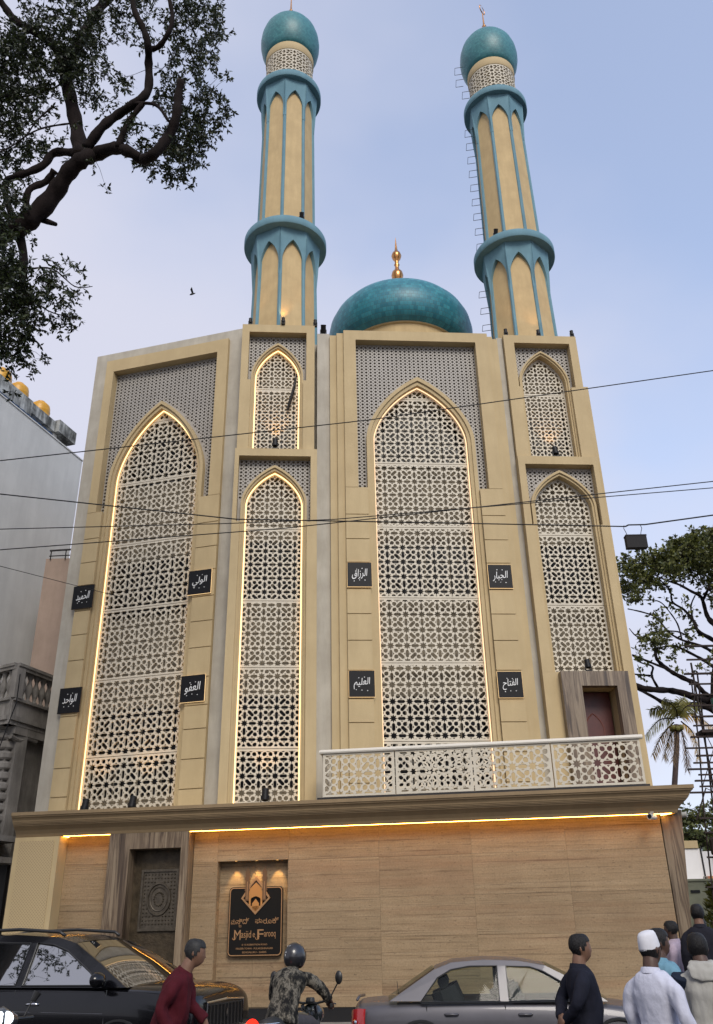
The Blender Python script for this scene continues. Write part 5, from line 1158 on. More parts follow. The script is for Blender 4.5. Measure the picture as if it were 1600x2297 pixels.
# --- black SUV
SUV = [(-2.20,.60,.66,.60,.45,.70,.93,.45,.98,.99),(-2.12,.78,.82,.78,.32,.68,1.00,.6,1.04,1.05),(-1.6,.84,.90,.86,.25,.66,1.03,.66,1.05,1.05),(-.6,.85,.91,.87,.24,.66,1.03,.68,1.04,1.04),(.5,.85,.91,.87,.24,.66,1.02,.68,1.03,1.03),(1.2,.85,.91,.87,.24,.66,1.01,.70,1.06,1.085),(1.7,.84,.90,.86,.25,.66,.99,.70,1.06,1.09),(2.05,.80,.87,.81,.28,.62,.95,.66,1.03,1.06),(2.22,.74,.80,.75,.32,.60,.89,.60,.975,1.0),(2.28,.66,.72,.67,.38,.58,.83,.54,.91,.93)]
GH = [(1.42,1.035),(.95,1.30),(.52,1.515),(.22,1.585),(-.45,1.625),(-1.2,1.60),(-1.72,1.535),(-2.06,1.04)]
WN = [[(-.06,1.055),(1.06,1.055),(.86,1.20),(.44,1.43),(.20,1.50),(-.06,1.525)],[(-1.12,1.055),(-.16,1.055),(-.16,1.525),(-.75,1.54),(-1.12,1.525)],[(-1.78,1.10),(-1.20,1.055),(-1.20,1.52),(-1.62,1.475)]]
Ws = T(-4.38, 14.5, -.10) @ Matrix.Rotation(R(-19), 4, 'Z') @ Matrix.Scale(1.13, 4)
suv = thing('parked_car', 'glossy black SUV with roof rails in front of the mosque door', 'car', (-4.38, 14.5, -.10), R(-19)); WM[suv.name] = Ws.copy(); suv.matrix_world = Ws
P, sy_ = car(suv, Ws, SUV, GH, WN, M_['suv_paint'], M_['glass_tint'], M_['glass_tint'], (2, 6), .865, 1.03, .34, (-1.38, 1.38), (-.14, 1.16, -1.16), ((.16,.86),(-.92,.88)))
for s in (-1, 1):
    P('roof_rail', MB().tube([(.30,s*.60,1.60),(.22,s*.61,1.645),(-.4,s*.615,1.685),(-1.2,s*.61,1.67),(-1.62,s*.60,1.61)], .020, 8), M_['trim'], smooth=True)
    mm = MB(); mm.tube([(1.10,s*.85,1.06),(1.10,s*.95,1.09)], .03, 8)
    P('mirror_arm', mm, M_['trim'])
    mb_ = bmesh.new(); bmesh.ops.create_uvsphere(mb_, u_segments=18, v_segments=12, radius=1)
    me = bpy.data.meshes.new('mirror'); 
    for v_ in mb_.verts: v_.co = Vector((1.10+v_.co.x*.10*(1 if v_.co.x > 0 else .55), s*1.0+v_.co.y*.125, 1.12+v_.co.z*.085))
    mb_.to_mesh(me); mb_.free(); me.polygons.foreach_set('use_smooth', [True]*len(me.polygons)); obj('mirror', me, M_['suv_paint'], suv, Ws)
    # headlamp wraps the corner
    hv = []; hf = []
    prof = [(1.93,.868,.80,.945),(2.0,.85,.775,.94),(2.06,.83,.745,.925),(2.16,.745,.72,.905),(2.235,.60,.72,.885),(2.262,.46,.745,.86)]
    for x, y, z0, z1 in prof: hv += [(x+.008, s*(y-.012), z0), (x+.004, s*(y-.03), (z0+z1)/2+.01), (x-.012, s*(y-.055), z1)]
    n_ = len(prof)
    for i in range(n_-1):
        for k in range(2): hf.append((i*3+k, i*3+k+1, i*3+k+4, i*3+k+3))
    P('headlight', vf(hv, hf), M_['lamp_lens'], smooth=True)
    P('daytime_strip', MB().tube([(2.262+.01,s*.44,.758),(2.19,s*.68,.722),(2.12,s*.78,.66),(2.16,s*.76,.52),(2.20,s*.72,.45)], .013, 6), M_['chrome'])
    for (x, y) in ((2.13,.78),(2.20,.67),(2.24,.55)):
        P('lamp_bowl', MB().lathe([(.0,-.02),(.04,.0),(.048,.03),(.04,.035)], 12), M_['chrome']) if False else MB().lathe([(.0,-.03),(.03,-.02),(.045,.02)], 12).build('lamp_bowl', M_['chrome'], suv, Ws @ T(x, s*(y-.01), .815) @ Matrix.Rotation(R(90), 4, 'Y'), smooth=True)
    P('door_moulding', MB().tube([(x, s*(sy_(x,.80)+.002), .80-.012*(x+1.6)) for x in (-1.5,-.8,0,.7,1.15)], .008, 5), M_['chrome'])
    P('wiper', MB().tube([(1.30,s*.05+.25,1.10),(1.12,s*.05+.05,1.245),(1.0,s*.05-.20,1.315)], .008, 4), M_['trim']) if s > 0 else None
gr = P('grille', MB().box(2.255,2.285,-.45,.45,.58,.84), M_['trim'])
for k in range(10):
    y = -.405+k*.09; P('grille_slat', MB().box(2.285,2.305,y-.016,y+.016,.60,.825), mat('slat_black', (.03,.03,.032), .2, .6) if k == 0 else bpy.data.materials['slat_black'], gr)
P('grille_rim', MB().tube([(2.29,-.47,.855),(2.30,0,.875),(2.29,.47,.855),(2.29,.46,.575),(2.29,-.46,.575)], .014, 6, closed=True), M_['chrome'])
P('bonnet_badge', MB().prism([(0,.0),(.03,.05),(0,.10),(-.012,.05)], 0, .01), M_['chrome']).matrix_local = Matrix.Translation((2.31,0,.69)) @ Matrix.Rotation(R(90), 4, 'Z')
P('bumper_intake', MB().box(2.235,2.275,-.50,.50,.34,.50), M_['trim'])
for x0, s in ((1.5, .25), (1.5, -.25)): P('bonnet_crease', MB().tube([(1.25,s*1.7,1.07),(1.7,s*1.5,1.058),(2.05,s*1.25,1.0)], .008, 5), M_['suv_paint'], smooth=True)
# --- grey sedan
SED = [(-2.12,.55,.62,.58,.42,.62,.80,.4,.87,.885),(-2.05,.70,.765,.71,.32,.60,.86,.54,.935,.95),(-1.5,.76,.82,.77,.24,.58,.885,.62,.945,.96),(-.6,.77,.83,.79,.2,.56,.885,.66,.895,.90),(.4,.77,.83,.79,.2,.56,.88,.66,.89,.895),(1.0,.77,.83,.78,.2,.56,.865,.64,.90,.915),(1.6,.75,.80,.74,.24,.54,.80,.58,.84,.87),(1.98,.68,.74,.67,.3,.5,.72,.50,.745,.765),(2.10,.56,.62,.56,.36,.48,.64,.4,.66,.67)]
GS = [(1.18,.90),(.80,1.14),(.44,1.315),(.10,1.375),(-.35,1.395),(-.78,1.37),(-1.02,1.29),(-1.62,.935)]
WS = [[(-.07,.915),(.96,.915),(.74,1.06),(.40,1.25),(.24,1.30),(-.07,1.315)],[(-1.22,.915),(-.19,.915),(-.19,1.318),(-.55,1.318),(-.80,1.28),(-.98,1.19)]]
Wd_ = T(1.98, 13.6, -.08) @ Matrix.Rotation(R(-5), 4, 'Z')
sed = thing('parked_car', 'grey saloon car seen from the side behind the men', 'car', (1.98, 13.6, -.08), R(-5)); WM[sed.name] = Wd_.copy(); sed.matrix_world = Wd_
sed['group'] = 'cars in the street'; suv['group'] = 'cars in the street'
P, sy_ = car(sed, Wd_, SED, GS, WS, M_['sed_paint'], M_['glass_clear'], M_['glass_clear'], (2, 6), .785, .895, .36, (-1.22, 1.28), (-.13, 1.05, -1.14), ((.12,.765),(-.82,.775)))
for s in (-1, 1):
    tv = []
    for x, y, z0, z1 in ((-1.93,.765,.60,.85),(-2.03,.735,.58,.855),(-2.10,.66,.57,.84),(-2.135,.50,.57,.82)): tv += [(x-.012, s*(y+.008), z0), (x-.016, s*(y+.004), (z0+z1)/2), (x-.004, s*(y-.012), z1)]
    P('taillight', vf(tv, [(i*3+k, i*3+k+1, i*3+k+4, i*3+k+3) for i in range(3) for k in range(2)]), M_['red_lens'], smooth=True)
    for z in (.64, .70): MB().lathe([(0,0),(.026,0),(.02,.012),(0,.016)], 12).build('reflector', M_['chrome'], sed, Wd_ @ T(-2.075, s*.735, z) @ Matrix.Rotation(R(s*-55), 4, 'Z') @ Matrix.Rotation(R(-90), 4, 'Y') )
    P('side_moulding', MB().box(-1.15,1.0,s*.835-.012,s*.835+.012,.53,.57), M_['sed_paint'])
    P('mirror', MB().tube([(.92,s*.80,.95),(.92,s*.90,.98)], [.03,.035], 8).lathe([(.0,.90),(.06,.905),(.075,.95),(.06,1.02),(.0,1.03)], 14, .92, s*.93), M_['sed_paint'], smooth=True)
    P('belt_trim', MB().tube([(x, s*(.792), .902) for x in (-1.2,-.6,0,.6,1.0)], .009, 5), M_['trim'])
    P('headlight', vf([(1.90,s*.70,.60),(1.88,s*.71,.70),(2.04,s*.60,.58),(2.01,s*.60,.68),(2.09,s*.42,.57),(2.07,s*.42,.66)], [(0,1,3,2),(2,3,5,4)]), M_['lamp_lens'])
P('boot_lip', MB().tube([(-2.06,-.55,.945),(-2.08,0,.965),(-2.06,.55,.945)], .018, 6), M_['sed_paint'], smooth=True)
P('rear_bumper', MB().tube([(-1.75,-.80,.46),(-2.1,-.70,.45),(-2.17,0,.45),(-2.1,.70,.45),(-1.75,.80,.46)], .09, 10), M_['sed_paint'], smooth=True)
P('front_bumper', MB().tube([(1.75,-.77,.42),(2.05,-.62,.40),(2.14,0,.40),(2.05,.62,.40),(1.75,.77,.42)], .09, 10), M_['sed_paint'], smooth=True)
P('aerial', MB().tube([(-1.5,-.62,.95),(-1.52,-.62,1.16)], .004, 4), M_['trim'])
for k in range(6): P('rear_shelf_item', MB().box(-1.45+k*.05,-1.42+k*.05,-.5+k*.15,-.42+k*.15,.92,.98), M_['int'])
# ================================================================== MOTORCYCLES
def motorcycle(t, W):
    def P(name, mb, m, parent=None, **k): return mb.build(name, m, parent or t, W, **k)
    bk = M_['trim']; pm_ = mat('bike_paint', (.012,.018,.018), .3, .1, coat=1.0) if 'bike_paint' not in bpy.data.materials else bpy.data.materials['bike_paint']
    for x in (-.68, .72):
        wt = W @ T(x, 0, .30) @ Matrix.Rotation(math.pi/2, 4, 'X')
        ty = MB().lathe([(.22,-.05),(.28,-.055),(.30,0),(.28,.055),(.22,.05)], 28).build('tyre', M_['tyre'], t, wt, smooth=True)
        rm = MB().lathe([(.0,.03),(.04,.03),(.05,.0),(.205,.0),(.22,.03),(.22,-.03)], 24); rm.build('rim', M_['rim'], ty, wt)
    P('frame', MB().tube([(-.68,.09,.30),(-.3,.10,.62),(.10,.08,.66),(.40,.05,.92)], .022, 7).tube([(-.68,-.09,.30),(-.3,-.10,.62),(.10,-.08,.66),(.40,-.05,.92)], .022, 7).tube([(.40,0,.85),(.25,0,.40),(-.2,0,.30)], .025, 7), bk)
    for s in (-1, 1): P('fork_leg', MB().tube([(.72,s*.09,.30),(.42,s*.085,1.0)], .024, 8), M_['chrome'])
    P('engine', MB().box(-.18,.22,-.13,.13,.26,.50).lathe([(.10,.5),(.13,.51),(.10,.53),(.13,.55),(.10,.57),(.13,.59),(.10,.61),(.09,.64)], 14, .08, 0), M_['black_metal'])
    P('exhaust', MB().tube([(.15,-.12,.45),(.10,-.16,.26),(-.3,-.17,.24),(-.9,-.19,.36)], [.025,.03,.045,.055], 10), M_['chrome'], smooth=True)
    tm = bmesh.new(); bmesh.ops.create_uvsphere(tm, u_segments=20, v_segments=12, radius=1); me = bpy.data.meshes.new('fuel_tank')
    for v_ in tm.verts:
        c = v_.co; c.x = c.x*.30*(1 if c.x > 0 else 1.05); k = 1-.35*max(0,-c.x/.3); c.y = c.y*.155*k; c.z = c.z*.13; v_.co = c+Vector((.14,0,.83))
    tm.to_mesh(me); tm.free(); me.polygons.foreach_set('use_smooth', [True]*len(me.polygons)); obj('fuel_tank', me, pm_, t, W)
    P('seat', MB().tube([(-.02,0,.79),(-.15,0,.785),(-.35,0,.79),(-.55,0,.84),(-.78,0,.86)], [.08,.12,.13,.115,.07], 12), mat('seat_vinyl', (.014,.014,.014), .6, bump=.2, bscale=80) if 'seat_vinyl' not in bpy.data.materials else bpy.data.materials['seat_vinyl'], smooth=True)
    P('tail_cowl', MB().tube([(-.45,0,.74),(-.7,0,.78),(-.98,0,.82)], [.12,.11,.05], 10), pm_, smooth=True)
    P('rear_mudguard', MB().tube([(-.68+.36*math.cos(a), 0, .30+.36*math.sin(a)) for a in [R(60+k*12) for k in range(10)]], .07, 8), bk)
    P('front_mudguard', MB().tube([(.72+.35*math.cos(a), 0, .30+.35*math.sin(a)) for a in [R(30+k*12) for k in range(10)]], .06, 8), pm_)
    P('grab_rail', MB().tube([(-.45,.16,.82),(-.72,.17,.90),(-.98,.12,.90),(-1.0,0,.90),(-.98,-.12,.90),(-.72,-.17,.90),(-.45,-.16,.82)], .013, 7), M_['chrome'], smooth=True)
    P('tail_light', MB().lathe([(.0,-.03),(.07,-.03),(.085,0),(.075,.035),(.05,.05),(.0,.055)], 16), M_['red_lit']).matrix_local = Matrix.Translation((-1.0,0,.875)) @ Matrix.Rotation(R(-90), 4, 'Y')
    for s in (-1, 1): P('indicator', MB().tube([(-.95,s*.06,.73),(-.96,s*.17,.73)], [.012,.03], 8), mat('amber', (.5,.2,.02), .3) if 'amber' not in bpy.data.materials else bpy.data.materials['amber'])
    P('handlebar', MB().tube([(.22,.39,1.02),(.36,.30,1.06),(.44,.10,1.02),(.44,-.10,1.02),(.36,-.30,1.06),(.22,-.39,1.02)], .014, 8), bk, smooth=True)
    for s in (-1, 1):
        P('grip', MB().tube([(.30,s*.335,1.045),(.20,s*.40,1.015)], .021, 8), M_['tyre'])
        P('lever', MB().tube([(.36,s*.29,1.04),(.33,s*.40,1.02)], .008, 5), M_['chrome'])
        P('mirror_stalk', MB().tube([(.34,s*.30,1.05),(.36,s*.36,1.16),(.34,s*.42,1.24)], .008, 6), bk)
        mm_ = MB().lathe([(.0,-.02),(.045,-.015),(.06,0),(.055,.012),(.0,.014)], 18).build('mirror', bk, t, W @ T(.33, s*.44, 1.30) @ Matrix.Rotation(R(-90), 4, 'Y') @ Matrix.Diagonal((1.25,.8,1,1)), smooth=True)
    P('headlamp_cowl', MB().tube([(.44,0,.90),(.56,0,.90),(.64,0,.89)], [.11,.12,.105], 16), pm_, smooth=True)
    P('headlamp', MB().lathe([(.0,.02),(.07,.015),(.10,0)], 18), M_['lamp_lens']).matrix_local = Matrix.Translation((.645,0,.89)) @ Matrix.Rotation(R(90), 4, 'Y')
    P('instrument_dial', MB().lathe([(.0,.04),(.05,.04),(.06,0),(.05,-.03)], 14, .46, 0), bk).matrix_local = Matrix.Translation((0,0,1.04))
    P('number_plate', MB().box(-1.03,-1.02,-.10,.10,.55,.66), M_['white'])
    P('leg_guard', MB().tube([(.35,.05,.45),(.36,.30,.46),(.34,.32,.62),(.36,.06,.70)], .012, 6).tube([(.35,-.05,.45),(.36,-.30,.46),(.34,-.32,.62),(.36,-.06,.70)], .012, 6), M_['chrome'])
Wm = T(-.86, 11.75, -.12) @ Matrix.Rotation(R(68), 4, 'Z')
mo = thing('motorcycle', 'black motorcycle with glowing red tail light, ridden past the wall', 'motorcycle', (-.86, 11.75, -.12), R(68)); motorcycle(mo, Wm)
# scooter at the bottom left corner of which the lamp and front apron show
Wsc = T(-4.02, 10.75, -.12) @ Matrix.Rotation(R(-58), 4, 'Z')
sc = thing('scooter', 'scooter with lit white headlight cut off by the lower left corner', 'scooter', (-4.02, 10.75, -.12), R(-58)); WM[sc.name] = Wsc.copy()
def P(name, mb, m, **k): return mb.build(name, m, sc, Wsc, **k)
spn = mat('scooter_paint', (.06,.065,.07), .3, .2, coat=1)
for x in (-.60, .62):
    wt = Wsc @ T(x, 0, .23) @ Matrix.Rotation(math.pi/2, 4, 'X'); ty = MB().lathe([(.14,-.05),(.21,-.055),(.23,0),(.21,.055),(.14,.05)], 24).build('tyre', M_['tyre'], sc, wt, smooth=True); MB().lathe([(0,.02),(.13,.02),(.14,.05)], 18).build('rim', M_['rim'], ty, wt)
P('apron', MB().tube([(.50,0,.32),(.46,0,.60),(.40,0,.86)], [.17,.20,.15], 16), spn, smooth=True)
P('footboard', MB().box(-.15,.42,-.17,.17,.28,.33), M_['trim'])
P('rear_body', MB().tube([(-.10,0,.50),(-.4,0,.55),(-.85,0,.62)], [.15,.19,.08], 14), spn, smooth=True)
P('seat', MB().tube([(-.05,0,.74),(-.35,0,.76),(-.75,0,.80)], [.09,.13,.08], 12), bpy.data.materials['seat_vinyl'], smooth=True)
P('front_mudguard', MB().tube([(.62+.26*math.cos(a), 0, .23+.26*math.sin(a)) for a in [R(20+k*14) for k in range(9)]], .07, 8), spn)
P('handlebar_cowl', MB().tube([(.34,-.14,1.0),(.40,0,1.03),(.34,.14,1.0)], [.07,.12,.07], 14), spn, smooth=True)
P('handlebar', MB().tube([(.22,-.36,1.02),(.33,-.15,1.02),(.33,.15,1.02),(.22,.36,1.02)], .02, 8), M_['trim'])
hl = MB().lathe([(.0,.05),(.05,.045),(.085,.025),(.10,-.01)], 20).build('headlight', M_['head_lit'], sc, Wsc @ T(.46, 0, 1.04) @ Matrix.Rotation(R(80), 4, 'Y') @ Matrix.Diagonal((.75,1.1,1,1)), smooth=True)
for s in (-1, 1):
    P('mirror_stalk', MB().tube([(.30,s*.25,1.04),(.30,s*.32,1.20)], .008, 6), M_['trim']); P('mirror', MB().tube([(.30,s*.32,1.18),(.30,s*.36,1.26)], [.03,.045], 10), M_['trim'])
# ================================================================== PEOPLE
M_['skin'] = mat('skin_brown', (.165,.085,.052), .55, noise_amt=.15, nscale=14)
M_['skin_dark'] = mat('skin_dark_brown', (.075,.038,.025), .55, noise_amt=.15, nscale=14)
M_['hair'] = mat('hair_black', (.007,.006,.006), .55, spec=.3, bump=.6, bscale=120, stretch=(1,1,.3))
M_['hair_grey'] = mat('hair_greying', (.022,.022,.022), .6, spec=.3, noise_amt=.6, nscale=40)
def cloth(name, col, rough=.85, na=.2, nscale=7, bump=.35, col2=None):
    return mat(name, col, rough, spec=.2, noise_amt=na, nscale=nscale, bump=bump, bscale=22, stretch=(1,1,.55), col2=col2)
V = Vector
def ell_loft(b, secs, n=20):
    """closed loft through elliptical sections (centre, right vec, forward vec, rx, ry)"""
    v = []; f = []
    for c, r, fw, rx, ry in secs:
        for k in range(n):
            a = 2*math.pi*k/n
            # slightly squared oval
            ca, sa = math.cos(a), math.sin(a); e = .86
            v.append(V(c)+V(r)*rx*math.copysign(abs(ca)**e, ca)+V(fw)*ry*math.copysign(abs(sa)**e, sa))
    for i in range(len(secs)-1):
        for k in range(n): f.append((i*n+k, i*n+(k+1) % n, (i+1)*n+(k+1) % n, (i+1)*n+k))
    f.append(tuple(range(n))[::-1]); f.append(tuple((len(secs)-1)*n+k for k in range(n)))
    b.add(v, f)
def limb(b, pts, rad, n=12):
    P = []; rr = []
    pts = [V(p) for p in pts]
    for i in range(len(pts)-1):
        for k in range(4):
            t = k/4; P.append(pts[i].lerp(pts[i+1], t)); rr.append(rad[i]+(rad[i+1]-rad[i])*t)
    P.append(pts[-1]); rr.append(rad[-1])
    # round off the joints
    Q = [P[0]]+[(P[i-1]+P[i]*2+P[i+1])/4 for i in range(1, len(P)-1)]+[P[-1]]
    b.tube(Q, rr, n)
def head_verts(scale=1.0):
    nu, nv = 28, 20; v = []; f = []
    for j in range(nv+1):
        ph = math.pi*j/nv-math.pi/2
        for i in range(nu):
            a = 2*math.pi*i/nu; z = math.sin(ph); cp = math.cos(ph) if z < 0 else max(0, 1-z**2.7)**(1/2.7); x, y = cp*math.sin(a), cp*math.cos(a)
            k = 1.0
            if z < 0: k = 1+.26*z
            X = x*.074*k; Y = y*(.096 if y < 0 else .092)*(1+.10*z*(y < 0)); Z = z*.118
            if z < -.1 and y < 0: Y *= 1+.55*z            # nape
            if z < -.45 and y > 0: Y += .010*(1-abs(x))    # chin
            g = lambda cx, cz, sx, sz: math.exp(-((X-cx)/sx)**2-((Z-cz)/sz)**2)
            if y > .2:
                Y += .024*g(0,-.022,.011,.016)+.010*g(0,.004,.009,.018)      # nose
                Y += .006*g(0,.026,.05,.008)                                  # brow
                Y -= .009*(g(.031,.008,.014,.010)+g(-.031,.008,.014,.010))    # eye sockets
                Y += .004*(g(.031,.006,.009,.006)+g(-.031,.006,.009,.006))
                Y += .006*g(0,-.056,.020,.006)-.004*g(0,-.064,.018,.004)+.005*g(0,-.070,.017,.005)
                Y += .004*(g(.045,-.02,.02,.02)+g(-.045,-.02,.02,.02))
            v.append(V((X, Y, Z))*scale)
    for j in range(nv):
        for i in range(nu): f.append((j*nu+i, j*nu+(i+1) % nu, (j+1)*nu+(i+1) % nu, (j+1)*nu+i))
    f.append(tuple(range(nu))[::-1]); f.append(tuple(nv*nu+i for i in range(nu)))
    return v, f
def hand(b, wrist, d, up, side, curl=.5, s=1.0):
    """palm, four curled fingers of unequal length and a thumb leaving its side; side=+1/-1 puts the thumb left or right"""
    d = V(d).normalized(); up = (V(up)-d*V(up).dot(d)).normalized(); lat = d.cross(up)*side
    w_ = V(wrist)
    ell_loft(b, [(w_-d*.01, lat, up, .026*s, .020*s), (w_+d*.035*s, lat, up, .036*s, .017*s), (w_+d*.085*s, lat, up, .042*s, .015*s), (w_+d*.098*s, lat, up, .036*s, .011*s)], 12)
    for k, (o, L) in enumerate(((.031,.070),(.010,.080),(-.011,.074),(-.031,.058))):
        p = w_+d*.088*s+lat*o*s; pts = [p]; a = 0; q = p
        for sg, ln in enumerate((.42,.33,.25)):
            a += curl*(.55+.25*sg); q = q+(d*math.cos(a)-up*math.sin(a))*L*s*ln; pts.append(q)
        b.tube(pts, [.0098*s,.0092*s,.0084*s,.0068*s], 8)
    p = w_+d*.028*s+lat*.028*s
    b.tube([p, p+d*.028*s+lat*.024*s-up*.006*s, p+d*.056*s+lat*.030*s-up*.018*s, p+d*.075*s+lat*.026*s-up*.030*s], [.013*s,.0115*s,.010*s,.008*s], 8)
def fold(me, amp, fx, seed):
    n = len(me.vertices); co = [0.0]*(3*n); no = [0.0]*(3*n)
    me.vertices.foreach_get('co', co); me.vertex_normals.foreach_get('vector', no)
    for i in range(0, 3*n, 3):
        x, y, z = co[i], co[i+1], co[i+2]
        k = amp*(noise.noise((x*fx+seed, y*fx, z*fx*.38))+.5*noise.noise((x*fx*2.3, y*fx*2.3+seed, (z+x*.5)*fx*.9)))
        co[i] += no[i]*k; co[i+1] += no[i+1]*k; co[i+2] += no[i+2]*k
    me.vertices.foreach_set('co', co); me.update()
STAND = dict(pelvis=(0,0,.93), waist=(0,.0,1.08), chest=(0,.0,1.29), neck=(0,-.015,1.47), head=(0,.015,1.595), yaw=0, pitch=0,
  hipR=(.095,0,.92), hipL=(-.095,0,.92), kneeR=(.10,.02,.50), kneeL=(-.10,.02,.50), ankR=(.105,-.02,.09), ankL=(-.105,-.02,.09),
  shR=(.185,-.01,1.41), shL=(-.185,-.01,1.41), elR=(.235,-.03,1.13), elL=(-.235,-.03,1.13), wrR=(.245,.05,.88), wrL=(-.245,.05,.88), fwd=(0,1,0), footyaw=0, hdR=(0,.15,-1), hdL=(0,.15,-1), curl=.45)
def person(label, loc, rz, J=None, h=1.72, skin='skin', hair='hair', shirt=None, trousers=None, hem=.86, sleeve=1.0, loose=1.0, extras=None, near=True, group='people in the street', hairstyle=0, belly=0.0, helmet=False, collar=True, body_name='person'):
    j = dict(STAND); j.update(J or {}); k = h/1.74
    W = T(*loc) @ Matrix.Rotation(rz, 4, 'Z') @ Matrix.Scale(k, 4)
    vox = .012 if near else .022
    fw = V(j['fwd']).normalized(); pel, wai, che, nek = [V(j[q]) for q in ('pelvis','waist','chest','neck')]
    hr = (V(j['hipR'])-V(j['hipL'])).normalized(); sr = (V(j['shR'])-V(j['shL'])).normalized(); mr = (hr+sr).normalized()
    def fwd(r, up): u = V(up).normalized(); return (u.cross(r)).normalized()
    up1 = wai-pel; up2 = che-wai; up3 = nek-che
    f1 = fwd(hr, up1); f2 = fwd(mr, up2); f3 = fwd(sr, up3)
    sh_mid = (V(j['shR'])+V(j['shL']))/2
    def torso(b, o, low=-.10, lo_r=None):
        secs = [(pel+up1.normalized()*low, hr, f1, (.160+o) if lo_r is None else lo_r, .115+o), (pel, hr, f1, .168+o, .122+o), (wai+f2*belly*.5, mr, f2, .145+o, .105+o+belly), (wai.lerp(che,.55)+f2*belly*.3, mr, f2, .158+o, .112+o+belly*.5), (che, sr, f3, .178+o, .118+o), (sh_mid.lerp(che,.28), sr, f3, .172+o, .098+o), (sh_mid+up3.normalized()*.025, sr, f3, .125+o, .072+o), (nek+(sh_mid-nek)*.25, sr, f3, .066+o*.6, .062+o*.6)]
        ell_loft(b, secs, 22)
    # ---- body: one continuous surface
    b = MB(); torso(b, -.022)
    HM = Matrix.Translation(V(j['head'])) @ Matrix.Rotation(j['yaw'], 4, 'Z') @ Matrix.Rotation(j['pitch'], 4, 'X')
    if 'hrot' in j: HM = Matrix.Translation(V(j['head'])) @ j['hrot']
    hv, hf = head_verts(1.05); b.add([HM @ p for p in hv], hf)
    for s in (-1, 1):
        ell_loft(b, [(HM @ V((s*.072,-.012,-.035)), HM.to_3x3() @ V((0,1,0)), HM.to_3x3() @ V((1,0,0)), .010,.006), (HM @ V((s*.080,-.016,-.005)), HM.to_3x3() @ V((0,1,0)), HM.to_3x3() @ V((1,0,0)), .018,.009), (HM @ V((s*.080,-.018,.022)), HM.to_3x3() @ V((0,1,0)), HM.to_3x3() @ V((1,0,0)), .012,.007)], 8)
    limb(b, [nek-up3.normalized()*.05, nek+(V(j['head'])-nek)*.35, HM @ V((0,-.015,-.05))], [.070,.064,.060])
    for S in 'RL':
        limb(b, [V(j['sh'+S])+(sh_mid-V(j['sh'+S]))*.40+V((0,0,-.05)), V(j['sh'+S]).lerp(V(j['el'+S]), .45), j['el'+S], j['wr'+S]], [.042,.047,.040,.027])
        limb(b, [j['hip'+S], j['knee'+S], j['ank'+S]], [.088,.058,.040])
        a = V(j['ank'+S]); fy = V((math.sin(j['footyaw']), math.cos(j['footyaw']), 0)) if 'footdir' not in j else V(j['footdir'])
        limb(b, [a-fy*.04+V((0,0,-.05)), a+fy*.06+V((0,0,-.055)), a+fy*.16+V((0,0,-.065))], [.036,.040,.026])
        if near: hand(b, j['wr'+S], j['hd'+S], j.get('hu'+S, (1 if S == 'R' else -1, .1, 0)), j.get('hs'+S, 1 if S == 'R' else -1), j['curl'])
        else: limb(b, [j['wr'+S], V(j['wr'+S])+V(j['hd'+S]).normalized()*.12], [.03,.025])
    me = remesh(b.me('person'), vox, 2)
    body = obj(body_name, me, M_[skin], None, W); tag(body, label, 'person', group)
    def P(name, m_, mm, smooth=True):
        if isinstance(m_, MB): m_ = m_.me(name, smooth=smooth)
        return obj(name, m_, mm, body, W)
    # ---- shirt
    if shirt:
        b = MB(); dn = up1.normalized()
        o = .014*loose
        low = hem-pel.z
        torso(b, o, low, .165+o+max(0,-low)*.10)
        for S in 'RL':
            e, w_ = V(j['el'+S]), V(j['wr'+S]); end = e.lerp(w_, sleeve) if sleeve > 0 else V(j['sh'+S]).lerp(e, .75)
            pts = [V(j['sh'+S])+(sh_mid-V(j['sh'+S]))*.32+V((0,0,-.035)), V(j['sh'+S]).lerp(e, .42), e]+([end] if sleeve > 0 else [])
            rr = [.056+.006*loose, .060+.010*loose, .050+.008*loose]+([.040+.006*loose] if sleeve > 0 else [])
            if sleeve <= 0: pts = pts[:2]+[end]; rr = rr[:2]+[.058+.01*loose]
            limb(b, pts, rr, 14)
        me = remesh(b.me('shirt'), vox*1.15, 3); fold(me, .010*loose if near else .012, 11, loc[0]*3.1)
        P('shirt', me, shirt)
        if collar:
            c = MB(); c0 = nek+(sh_mid-nek)*.42; ell = []
            v = []; f = []; n = 20
            for i, (dz, rr_) in enumerate(((-.012,.092),(.030,.076),(.033,.070),(.0,.074))):
                for q in range(n):
                    a = 2*math.pi*q/n; v.append(c0+sr*rr_*math.cos(a)+f3*rr_*.95*math.sin(a)+up3.normalized()*(dz-.012*math.sin(a)))
            for i in range(3):
                for q in range(n): f.append((i*n+q, i*n+(q+1) % n, (i+1)*n+(q+1) % n, (i+1)*n+q))
            P('collar', c.add(v, f), shirt)
    if trousers:
        b = MB()
        ell_loft(b, [(pel-up1.normalized()*.14, hr, f1, .13, .10), (pel-up1.normalized()*.02, hr, f1, .172, .128), (pel+up1*.55, hr, f1, .160, .118)], 18)
        for S in 'RL': limb(b, [j['hip'+S], j['knee'+S], V(j['ank'+S])+V((0,0,-.03))], [.100,.074,.058], 14)
        me = remesh(b.me('trousers'), vox*1.8, 2); fold(me, .008, 10, loc[1])
        P('trousers', me, trousers)
    for S in 'RL':
        a = V(j['ank'+S]); fy = V((0,1,0)) if 'footdir' not in j else V(j['footdir']); b = MB()
        limb(b, [a-fy*.05+V((0,0,-.052)), a+fy*.06+V((0,0,-.055)), a+fy*.17+V((0,0,-.062))], [.042,.046,.034]); P('shoe', b, M_['trim'])
